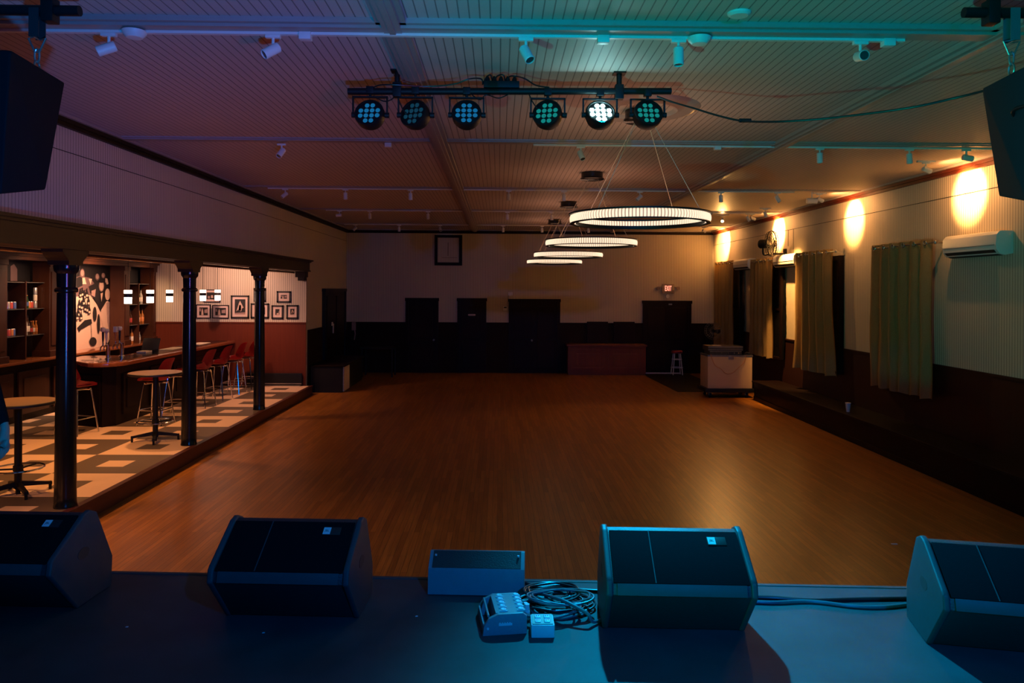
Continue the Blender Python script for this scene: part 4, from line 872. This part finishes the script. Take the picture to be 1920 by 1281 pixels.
cable('power_cable', [at(1232, 181, Y=6.08), at(1262, 192, Y=6.0), at(1300, 203, Y=5.9), at(1350, 218, Y=5.8), at(1395, 227, Y=5.7), at(1460, 228, Y=5.5), at(1560, 221, Y=5.3), at(1700, 203, Y=5.0), at(1790, 184, Y=4.85), at(1850, 169, Y=4.7)], .008, 'rubber', 'long black cable strung from the lighting bar to the hanging speaker')
tag(MB('rubber').cyl(at(1386, 226, Y=5.72), .016, .09, axis='x', seg=12).build('cable_connector'), 'black plug joint in the long hanging cable', 'cable plug')
def make_par(px, led, label, yaw, tiltd, on=False):
    p = at(px, 216, Y=YT)
    t = thing('par_can', label, 'stage light', (p.x, YT, p.z), group='stage lights on the lighting bar')
    top = ZT-.03-p.z; r = .118
    yk = MB('black')
    for s_ in (-1, 1): yk.box(s_*.138-.006, s_*.138+.006, -.015, .015, -.02, top-.03)
    yk.box(-.144, .144, -.015, .015, top-.036, top-.024).cyl((0, 0, top-.03), .012, .05, seg=10)
    yk.build('yoke', t, world=False)
    MB('black').box(-.03, .03, -.03, .03, top-.005, top+.055, bev=.006).build('clamp', t, world=False)
    Rr = Matrix.Rotation(math.radians(yaw), 4, 'Z') @ Matrix.Rotation(math.radians(-tiltd), 4, 'X')
    hd = MB('black').lathe([(0, .09), (.06, .09), (.10, .07), (r, .03), (r+.004, -.03), (r, -.045), (r-.010, -.045), (r-.012, -.032), (0, -.032)], 0, 36, Matrix.Rotation(PI/2, 4, 'X') @ Matrix.Scale(-1, 4, (0, 0, 1)) if False else Rr @ Matrix.Rotation(-PI/2, 4, 'X')).build('housing', t, world=False)
    for s_ in (-1, 1): MB('black').cyl((s_*.15-(.03 if s_ > 0 else 0), 0, 0), .022, .035, axis='x', seg=14).build('knob', t, world=False)
    for gx, gz in ((-.5, 1.5), (.5, 1.5), (-1.5, .5), (-.5, .5), (.5, .5), (1.5, .5), (-1.5, -.5), (-.5, -.5), (.5, -.5), (1.5, -.5), (-.5, -1.5), (.5, -1.5)):
        MB(led).lathe([(0, -.043), (.014, -.041), (.0195, -.033), (.0195, -.030)], 0, 14, Rr @ Matrix.Translation((gx*.047, 0, gz*.047)) @ Matrix.Rotation(-PI/2, 4, 'X')).build('led_lens', hd, world=False)
    return t, p
make_par(694, 'ledb', 'black stage light with dim blue lenses, at the bar end of the lighting bar', -8, 20)
make_par(779, 'ledk', 'black stage light turned aside with nearly dark lenses, second on the bar', -28, 16)
make_par(875, 'ledb', 'black stage light with brighter blue lenses, third on the bar', 0, 22)
make_par(1027, 'ledt', 'black stage light with teal lenses just past the power box', -18, 18)
make_par(1125, 'ledon', 'stage light blazing cyan white', 4, 30)
make_par(1214, 'ledt', 'black stage light with teal lenses at the window end of the lighting bar', 6, 22)

# ------------------------------------------------------------------ hanging speakers
def pipe(nm, xa, xb, vx, y, z, lab):
    t = thing(nm, lab, 'rigging pipe', (vx, y, ZC))
    MB('black').tube([(xa, y, z), (xb, y, z)], .030, seg=16).build('cross_pipe', t)
    MB('black').box(vx-.035, vx+.035, y-.04, y+.04, z-.07, z+.07, bev=.008).cyl((vx, y, z), .024, ZC-z, seg=14).build('clamp', t)
YS = 4.35
pz = at(100, 20, Y=YS).z
pipe('rigging_pipe', at(-260, 20, Y=YS).x, at(150, 20, Y=YS).x, at(94, 20, Y=YS).x, YS, pz, 'black pipe and clamp holding the bar side speaker')
pz2 = at(1850, 24, Y=YS).z
pipe('rigging_pipe', at(1807, 24, Y=YS).x, at(2200, 24, Y=YS).x, at(1858, 24, Y=YS).x, YS, pz2, 'black pipe and clamp holding the window side speaker')
def strap(px, pts_y, lab, py_end, m_='cableb'):
    A = at(px, pts_y[0], Y=YS); Bp = at(px, pts_y[1], Y=YS); E_ = at(px, py_end, Y=YS)
    t = thing('speaker_strap', lab, 'strap', A)
    MB(m_).box(A.x-.028, A.x+.028, YS-.036, YS-.030, Bp.z, A.z).box(A.x-.028, A.x+.028, YS+.030, YS+.036, Bp.z, A.z).build('webbing', t, smooth=False)
    z0 = Bp.z; z1 = E_.z
    MB('steel').tube([(A.x, YS-.03, z0), (A.x-.05, YS, z0), (A.x-.012, YS, z0-.08), (A.x+.012, YS, z0-.08), (A.x+.05, YS, z0), (A.x, YS+.03, z0)], .006, closed=True).build('shackle', t)
    MB('steel').tube([(A.x+.014*math.cos(a*PI/6), YS, (z0-.10)+.04*math.sin(a*PI/6)) for a in range(12)], .006, closed=True).tube([(A.x, YS+.025*math.cos(a*PI/6), (z0-.165)+.035*math.sin(a*PI/6)) for a in range(12)], .006, closed=True).build('chain_link', t)
strap(70, (18, 72), 'strap and shackle above the bar side speaker', 115, 'cab')
strap(1897, (18, 78), 'blue grey strap and shackle above the window side speaker', 130)
tag(MB('spk').hull([at(-230, 95, Y=4.0), at(20, 93, Y=4.0), at(2, 364, Y=4.1), at(-200, 364, Y=4.1), at(-160, 150, Y=4.75), at(122, 155, Y=4.62), at(86, 356, Y=4.55), at(-110, 356, Y=4.7)], bev=.012).build('hanging_speaker'), 'large black speaker hanging above the bar side of the stage', 'speaker')
sr = thing('hanging_speaker', 'large dark speaker hanging above the window side of the stage', 'speaker', (3.2, 4.4, 3.3))
MB('spk_lit').hull([at(1925, 122, Y=4.05), at(2160, 122, Y=4.0), at(2140, 385, Y=4.1), at(1925, 378, Y=4.1), at(1841, 166, Y=4.62), at(2080, 175, Y=4.75), at(2060, 370, Y=4.7), at(1873, 368, Y=4.55)], bev=.012).build('cabinet', sr)
A = at(1903, 207, Y=4.1); 
MB('black').tube([at(1906, 222, Y=4.24), at(1899, 212, Y=4.20), at(1905, 204, Y=4.16), at(1925, 198, Y=4.08)], .010, smooth=4).build('handle', sr)

# ------------------------------------------------------------------ stage
th = math.atan2(4.12-4.37, 2.31+2.28)
Ms = Matrix.Translation((0, 4.245, 0)) @ Matrix.Rotation(th, 4, 'Z')
ZS_ = .85
struct(MB('stage').box(-5.5, 7.5, -4.5, -.02, 0, ZS_, Mx=Ms).build('floor_stage', smooth=False), 'worn black stage floor')
struct(MB('capm').box(-5.5, 7.5, -.02, .012, ZS_-.08, ZS_+.004, bev=.004, Mx=Ms).build('trim_30', smooth=False), 'metal edge strip of the stage')
def wedge(p, rz, wd, label, sc=1.0):
    t = thing('stage_monitor', label, 'stage monitor', p, rz, 'wedge stage monitors'); h = wd/2
    pr = [(0, .006), (-.215, .25), (-.20, .30), (.055, .455), (.10, .465), (.15, .44), (.30, .16), (.29, .006)]
    MB('cab').prism(pr, -h+.02, h-.02, 'x', bev=.006).build('cabinet', t, world=False)
    cap = [(0, .0), (-.225, .25), (-.21, .312), (-.195, .325), (.05, .468), (.10, .478), (.16, .452), (.31, .165), (.30, .0)]
    for s_ in (-1, 1):
        a, c = sorted((s_*(h-.03), s_*h)); MB('capm').prism(cap, a, c, 'x', bev=.010, seg=3).build('side_cap', t, world=False)
        MB('slot').prism([(.04+.05*math.cos(k*PI/6), .27+.03*math.sin(k*PI/6)) for k in range(12)], s_*h-.001 if s_ < 0 else h-.002, s_*h+.002 if s_ > 0 else -h+.002, 'x').build('port', t, world=False)
    # grille: two planes
    g = MB('grille', 'capm'); d = Vector((0, .26, .157)).normalized(); nrm = Vector((0, -d.z, d.y))
    def pl2(a, c, off): return [(y+nrm.y*off, z+nrm.z*off) for y, z in (a, c)]
    g.prism([(-.206, .300), (.052, .457), (.049, .464), (-.212, .306)], -h+.035, h-.035, 'x', bev=.001)
    g.prism([(-.212, .3065), (.049, .4645), (.047, .467), (-.214, .309)], -h+.225, -h+.229, 'x', mi=1)
    g.build('grille', t, world=False)
    gb = MB('capm').prism([(-.222, .253), (-.205, .300), (-.211, .303), (-.228, .254)], -h+.05, h-.05, 'x', bev=.001); gb.build('lower_grille', t, world=False, label='lower grille strip toned paler for caught light')  # paler plastic stands in for the light this face catches
    c_ = .8
    b0 = Vector((0, -.201+.255*c_, .303+.155*c_-.0))
    R_ = Matrix.Translation(Vector((h-.15, 0, 0))+b0+nrm*.008) @ Matrix(((1, 0, 0, 0), (0, d.y, nrm.y, 0), (0, d.z, nrm.z, 0), (0, 0, 0, 1)))
    bd = MB('pk', 'outlet').box(-.035, .055, -.024, .024, -.002, .002, bev=.001, Mx=R_).box(-.032, .004, -.021, .021, .0015, .0035, mi=1, Mx=R_).build('badge', t, world=False, label='small badge with a pale square')
    for s_ in (-1, 1): MB('slot').cyl((s_*(h-.08), .05, 0), .02, .008, seg=12).cyl((s_*(h-.08), .22, 0), .02, .008, seg=12).build('foot', t, world=False)
    MB('outlet').box(-h+.07, -h+.075, -.105, -.1, .118, .122).build('scuff', t, world=False) if False else None
    return t, bd, R_
def badge_text(t, bd, R_):
    o = text('lettering', 'JBL', .017, (0, 0, 0), (0, 0, 0), 'pk', bd, .0005)
    o.matrix_local = R_ @ Matrix.Translation((-.014, .0, .0036))
pb4 = (at(1133, 1178, Z=ZS_)+at(1393, 1184, Z=ZS_))/2
t, bd, R_ = wedge(pb4, math.radians(-3), .69, 'stage monitor lit blue at its top edge, right of the cable pile'); badge_text(t, bd, R_)
pb2 = (at(430, 1152, Z=ZS_)+at(667, 1162, Z=ZS_))/2
t, bd, R_ = wedge(pb2, math.radians(-3), .68, 'stage monitor with a blue lit side, between the near speaker and the small wedge'); badge_text(t, bd, R_)
p1 = at(149, 1140, Z=ZS_); t, bd, R_ = wedge((p1.x-.34, p1.y+.01, ZS_), math.radians(-3), .68, 'almost black stage monitor cut by the bar side edge of the picture'); badge_text(t, bd, R_)
p5 = at(1736, 1207, Z=ZS_); t, bd, R_ = wedge((p5.x+.34*math.cos(.24), p5.y-.34*math.sin(.24), ZS_), math.radians(-13), .68, 'dark stage monitor with a lit side, window side end of the stage'); badge_text(t, bd, R_)
# small wedge box
sa, sb_ = at(802, 1116, Z=ZS_), at(983, 1122, Z=ZS_); sm = (sa+sb_)/2; hw_ = (sb_-sa).length/2
t = thing('small_wedge', 'small plain wedge box with a bright blue front at the stage edge', 'speaker', sm, math.radians(-3))
MB('smallw').prism([(0, .006), (.02, .140), (.11, .205), (.13, .205), (.17, .006)], -hw_, hw_, 'x', bev=.004).build('cabinet', t, world=False)
MB('cab').prism([(.022, .145), (.108, .208), (.112, .203), (.026, .138)], -hw_+.02, hw_-.02, 'x').build('top_panel', t, world=False, smooth=False)
for s_ in (-1, 1):
    for y in (.03, .13): MB('slot').cyl((s_*(hw_-.05), y, 0), .014, .008, seg=10).build('foot', t, world=False)
    MB('outlet').cyl((s_*(hw_-.035), .075, .19), .006, .008, seg=8).build('screw', t, world=False)
# stage box with connectors
q0, q1 = at(905, 1194, Z=ZS_), at(988, 1188, Z=ZS_)
ang = math.atan2(q1.y-q0.y, q1.x-q0.x); wd = (q1-q0).length
t = thing('stage_box', 'grey metal cable stage box with two rows of connectors', 'stage box', (q0+q1)/2, ang-.02)
h = wd/2
end = [(-h, 0), (h, 0), (h, .085), (h-.02, .10), (-h+.075, .10), (-h+.03, .08), (-h+.006, .045)]
MB('snake').prism(end, .0, .02, 'y', bev=.003).build('front_plate', t, world=False)
MB('snake').prism(end, .23, .25, 'y', bev=.003).build('rear_plate', t, world=False)
MB('snake').box(-h+.065, h-.005, .02, .23, .010, .099).box(-h+.004, -h+.012, .02, .23, .0, .05).build('body', t, world=False, smooth=False)
MB('snake').tube([(-h+.03, .02, .085), (-h+.03, .23, .085)], .006).build('handle', t, world=False)
for r_ in range(2):
    for k in range(5):
        x = -h+.105+r_*.085; y = .04+k*.042
        MB('outlet').lathe([(0, .0), (.011, .0), (.014, .004), (.014, .01), (.010, .012), (0, .008)], 0, 16, Matrix.Translation((x, y, .098))).box(x-.02, x+.02, y-.014, y-.008, .098, .106, bev=.002).build('connector', t, world=False)
mk = MB('outlet').box(-.03, .035, -.003, 0, .045, .056, bev=.001)
for k in range(5): mk.box(-.027+k*.012, -.021+k*.012, -.003, 0, .054, .060)
mk.cyl((-h+.025, -.003, .035), .006, .004, axis='y', seg=10); mk.build('worn_marking', t, world=False, label='pale worn marking')
# power outlet box
q0, q1 = at(996, 1197, Z=ZS_), at(1040, 1197, Z=ZS_)
t = thing('outlet_box', 'small white quad outlet box beside the stage box', 'power outlet', (q0+q1)/2, .0); h = (q1-q0).length/2
MB('outlet').box(-h, h, 0, .12, 0, .062, bev=.006).build('body', t, world=False)
MB('matb').box(-h+.006, h-.006, .006, .114, .062, .066, bev=.002).build('cover_plate', t, world=False)
for x in (-.022, .022):
    for y in (.035, .082): MB('outlet', 'pk').box(x-.014, x+.014, y-.018, y+.018, .066, .071, bev=.005).box(x-.006, x-.003, y-.006, y+.006, .0705, .0715, mi=1).box(x+.003, x+.006, y-.006, y+.006, .0705, .0715, mi=1).build('socket', t, world=False)
q = at(986, 1152, Z=ZS_+.02)
tag(MB('outlet').box(q.x-.03, q.x+.02, q.y-.03, q.y+.03, ZS_+.001, ZS_+.05, bev=.008).cyl((q.x+.005, q.y-.02, ZS_+.05), .012, .03, seg=12).cyl((q.x+.0, q.y+.02, ZS_+.05), .010, .02, seg=12).build('plug_adapter'), 'small white plug cluster between the stage box and outlet box', 'plug')
# cables on the stage
rnd = random.Random(11)
for k in range(7):
    c = at(1050+rnd.uniform(-28, 30), 1140+rnd.uniform(-14, 10), Z=ZS_+.02); a0 = rnd.uniform(0, 6); rx, ry = rnd.uniform(.10, .19), rnd.uniform(.06, .13)
    pts = []
    for j in range(26):
        a = a0+j*.62; pts.append((c.x+rx*math.cos(a)*(1+.1*math.sin(j)), c.y+ry*math.sin(a)*(1+.12*math.cos(j*1.7)), ZS_+.010+.012*k+.006*math.sin(j*1.3)))
    cable('coiled_cable', pts, .006, 'rubber' if k % 3 else 'cableb', 'coiled cable tangled in the pile, layer %s from the floor' % ORD[k], 'tangled cables on the stage', sm=4)
cable('stage_cable', [at(1390, 1127, Z=ZS_+.01), at(1450, 1130, Z=ZS_+.01), at(1520, 1128, Z=ZS_+.01), at(1600, 1137, Z=ZS_+.01), at(1660, 1138, Z=ZS_+.01), at(1725, 1130, Z=ZS_+.01)], .010, 'cableb', 'pale cable lying along the stage edge, lower one')
cable('stage_cable', [at(1390, 1120, Z=ZS_+.01), at(1450, 1121, Z=ZS_+.01), at(1520, 1126, Z=ZS_+.012), at(1600, 1124, Z=ZS_+.01), at(1725, 1122, Z=ZS_+.01)], .010, 'rubber', 'black cable lying along the stage edge, upper one')
cable('stage_cable', [at(983, 1092, Z=ZS_+.01), at(1010, 1102, Z=ZS_+.01), at(1050, 1098, Z=ZS_+.01), at(1090, 1106, Z=ZS_+.01), at(1135, 1109, Z=ZS_+.01)], .009, 'rubber', 'black cable running behind the cable pile')
cable('stage_cable', [at(986, 1105, Z=ZS_+.012), at(1030, 1118, Z=ZS_+.08), at(1060, 1128, Z=ZS_+.09), at(1100, 1150, Z=ZS_+.06), at(1112, 1166, Z=ZS_+.02), at(1135, 1160, Z=ZS_+.01)], .009, 'cableb', 'thick grey cable looping over the top of the pile')
tag(MB('outlet').box(0, .06, 0, .02, 0, .004, Mx=Matrix.Translation(at(1672, 1021, Z=0))).build('paper_scrap', smooth=False), 'tiny pale scrap on the dance floor', 'scrap')
for x, y in ((494, 1187), (781, 1156), (238, 1176)):
    p = at(x, y, Z=ZS_); tag(MB('outlet').prism([(-.006, -.004), (.006, -.004), (.007, .003), (-.003, .005)], 0, .002, 'z', Mx=Matrix.Translation(p)).build('tape_speck', smooth=False), 'tiny white tape speck on the black stage floor', 'tape', 'tape specks on the stage')

# ------------------------------------------------------------------ person at the stage edge (mostly outside the picture)
pc = at(-109, 900, Y=4.22); px_, py_ = pc.x, 4.22; zb = ZS_
pr = thing('person', 'person in black shirt and blue jeans, hanging hand showing at the picture edge', 'person', (px_, py_, zb))
def skin(nm, nodes, edges, m_, parent, sub=2):
    me = bpy.data.meshes.new(nm); me.from_pydata([n_[0] for n_ in nodes], edges, []); me.materials.append(M[m_])
    o = bpy.data.objects.new(nm, me); COL.objects.link(o); o.parent = parent
    md = o.modifiers.new('skin', 'SKIN'); md.use_smooth_shade = True
    for i, n_ in enumerate(nodes):
        sv = me.skin_vertices[0].data[i]; sv.radius = (n_[1], n_[2] if len(n_) > 2 else n_[1]); sv.use_root = (i == 0)
    o.modifiers.new('sub', 'SUBSURF').levels = sub; o.modifiers['sub'].render_levels = sub
    return o
# facing -Y (towards the players); local coordinates
body = [((0, 0, .98), .15, .11), ((0, 0, 1.15), .13, .10), ((0, 0, 1.35), .155, .11), ((0, .0, 1.46), .08, .07), ((0, 0, 1.52), .055), ((0, -.01, 1.60), .075, .085), ((0, -.01, 1.70), .078, .095), ((0, 0, 1.77), .05, .06),
        ((.09, 0, .90), .095), ((.10, -.01, .50), .062), ((.11, .01, .10), .042), ((.11, -.04, .04), .04, .035), ((.12, -.17, .03), .035, .025),
        ((-.09, 0, .90), .095), ((-.10, -.01, .50), .062), ((-.11, .01, .10), .042), ((-.11, -.04, .04), .04, .035), ((-.12, -.17, .03), .035, .025),
        ((.17, 0, 1.42), .06), ((.235, .0, 1.18), .043), ((.335, -.03, .95), .029), ((.380, -.047, .87), .024),
        ((-.17, 0, 1.42), .06), ((-.22, .0, 1.18), .043), ((-.25, -.03, .94), .033), ((-.26, -.045, .87), .027)]
ed = [(0, 1), (1, 2), (2, 3), (3, 4), (4, 5), (5, 6), (6, 7), (0, 8), (8, 9), (9, 10), (10, 11), (11, 12), (0, 13), (13, 14), (14, 15), (15, 16), (16, 17), (2, 18), (18, 19), (19, 20), (20, 21), (2, 22), (22, 23), (23, 24), (24, 25)]
skin('body', body, ed, 'skin', pr)
for s_ in (1, -1):
    hx = .385 if s_ > 0 else -.268
    hand = [((hx-s_*.016, -.046, .905), .024, .02), ((hx-s_*.004, -.048, .865), .026, .02), ((hx+s_*.003, -.055, .82), .030, .017), ((hx, -.06, .785), .032, .016)]
    he = [(0, 1), (1, 2), (2, 3)]
    for f_, (dy, ln) in enumerate(((-.030, .062), (-.010, .072), (.011, .066), (.030, .05))):
        b_ = len(hand); y = -.06+dy
        hand += [((hx, y, .765), .0095), ((hx-s_*.006, y-.002, .765-ln*.5), .009), ((hx-s_*.022, y-.004, .765-ln*.85), .008), ((hx-s_*.036, y-.004, .765-ln*.95), .0075)]
        he += [(3, b_), (b_, b_+1), (b_+1, b_+2), (b_+2, b_+3)]
    b_ = len(hand); hand += [((hx-s_*.004, -.088, .82), .012), ((hx-s_*.012, -.112, .79), .010), ((hx-s_*.018, -.118, .76), .009)]
    he += [(2, b_), (b_, b_+1), (b_+1, b_+2)]
    skin('hand', hand, he, 'skin', pr)
shirt = [((0, 0, 1.0), .175, .135), ((0, 0, 1.15), .158, .125), ((0, 0, 1.34), .18, .13), ((0, 0, 1.46), .09, .08), ((.17, 0, 1.43), .078), ((.235, 0, 1.19), .055), ((.372, -.043, .872), .033), ((-.17, 0, 1.43), .078), ((-.22, 0, 1.19), .058), ((-.25, -.028, .96), .044)]
skin('shirt', shirt, [(0, 1), (1, 2), (2, 3), (2, 4), (4, 5), (5, 6), (2, 7), (7, 8), (8, 9)], 'shirt', pr)
jeans = [((0, 0, 1.0), .165, .13), ((0, 0, .93), .15, .13), ((.095, 0, .80), .112), ((.105, -.01, .48), .085), ((.115, .01, .07), .072), ((-.095, 0, .80), .112), ((-.105, -.01, .48), .085), ((-.115, .01, .07), .072)]
skin('jeans', jeans, [(0, 1), (1, 2), (2, 3), (3, 4), (1, 5), (5, 6), (6, 7)], 'jeans', pr)
skin('hair', [((0, .02, 1.74), .088, .10), ((0, .04, 1.66), .07, .06)], [(0, 1)], 'hair', pr)
fc = MB('pk', 'skin').lathe([(0, -.008), (.008, 0), (0, .008)], 0, 10, Matrix.Translation((.03, -.088, 1.66))).lathe([(0, -.008), (.008, 0), (0, .008)], 0, 10, Matrix.Translation((-.03, -.088, 1.66))).hull([(0, -.092, 1.655), (.012, -.09, 1.615), (-.012, -.09, 1.615), (0, -.112, 1.618)], 1)
fc.build('face', pr, world=False)

# ------------------------------------------------------------------ lights
def light(nm, typ, loc, energy, col, aim=None, size=.1, spot=None, blend=.5, sy=None):
    l = bpy.data.lights.new(nm, typ); l.energy = energy; l.color = col
    if typ == 'AREA': l.size = size; l.shape = 'RECTANGLE' if sy else 'SQUARE'; l.size_y = sy or size
    else: l.shadow_soft_size = size
    if typ == 'SPOT': l.spot_size = math.radians(spot); l.spot_blend = blend
    o = bpy.data.objects.new(nm, l); COL.objects.link(o); o.location = loc
    if aim: o.rotation_euler = (Vector(aim)-Vector(loc)).to_track_quat('-Z', 'Y').to_euler()
    return o
par5 = at(1125, 216, Y=YT)
light('par_beam', 'SPOT', (par5.x, YT-.10, par5.z-.04), 2500, (.0, .38, .74), (1.7, 3.0, .85), .04, 64, 1)
light('stage_blue', 'SPOT', (1.6, -1.2, 3.9), 900, (.0, .17, .75), (.8, 4.5, 1.5), .06, 78, 1)
light('stage_teal_uplight', 'SPOT', (-1.6, .2, 1.4), 1000, (.0, .60, .48), (3.0, 5.2, 4.28), .06, 72, 1)
light('stage_blue_uplight', 'SPOT', (0.2, .2, 1.4), 1000, (.0, .20, .75), (-2.6, 4.0, 4.28), .1, 80, 1)
light('stage_magenta', 'SPOT', (2.0, .2, 1.4), 250, (1, .03, .10), (-3.6, 8.8, 4.28), .1, 36, 1)
light('stage_violet', 'SPOT', (1.2, -.6, 2.2), 520, (.22, .12, .8), (-4.6, 9.3, 3.2), .1, 26, 1)
for (x, y), e in lit2: light('spot_spill', 'SPOT', (x+.13, y, ZC-.19), e*.7, (1, .44, .14), (x+2, y, ZC-.6), .03, 160, .8)
for y in (7.53, 11.47, 15.25, 19.05):
    l_ = light('ring_uplight_boost', 'AREA', (1.42, y, 3.29), 5.5, (1, .45, .26), (1.42, y, 4.3), 1.3); l_.data.shape = 'DISK'  # added discs strengthening the rings' light on the ceiling
for y, e, c in ((6.5, 120, (1, .42, .16)), (9.3, 240, (1, .42, .12)), (11.6, 200, (1, .42, .15)), (14.0, 100, (1, .45, .20)), (16.4, 130, (1, .45, .28))):
    light('alcove_down_and_fill', 'SPOT', (-5.7 if y < 13 else -5.3, y, 3.08), e, c, (-5.7 if y < 13 else -5.3, y+.1, 0), .06, 110, .8)
light('backbar_fill', 'SPOT', (-7.3, 14.6, 3.05), 420, (1, .52, .30), (-8.4, 15, 1.6), .1, 120, .8)  # unseen spots added to brighten mural, shelves and bottles
light('backbar_fill', 'SPOT', (-7.3, 17.0, 3.05), 90, (1, .56, .32), (-8.4, 17, 1.8), .1, 110, .8)
light('backbar_fill', 'SPOT', (-7.3, 12.9, 3.05), 90, (1, .56, .32), (-8.4, 12.9, 1.8), .1, 110, .8)

# ------------------------------------------------------------------ world and colour management
wd_ = bpy.data.worlds.new('world'); bpy.context.scene.world = wd_; wd_.use_nodes = True
wd_.node_tree.nodes['Background'].inputs[0].default_value = (.5, .35, .3, 1); wd_.node_tree.nodes['Background'].inputs[1].default_value = .0
vs_ = bpy.context.scene.view_settings; vs_.view_transform = 'Standard'; vs_.look = 'None'; vs_.exposure = 0; vs_.gamma = 1; vs_.use_curve_mapping = False
light('speaker_blue_fill', 'SPOT', (1.0, -.2, 2.2), 90, (.0, .2, .8), (3.1, 4.3, 3.4), .06, 34, .6)  # unseen spot added to turn the window side speaker blue
light('alcove_down_and_fill', 'SPOT', (-4.95, 7.0, 2.86), 190, (1, .42, .18), (-3.2, 6.9, 0), .05, 80, .9)  # added spot laying the bar's spill on the hall floor
light('alcove_down_and_fill', 'SPOT', (-6.0, 16.3, 3.05), 130, (1, .52, .38), (-6.2, 17.75, 2.0), .05, 130, .9)  # added fill aimed at the end wall to brighten it pink
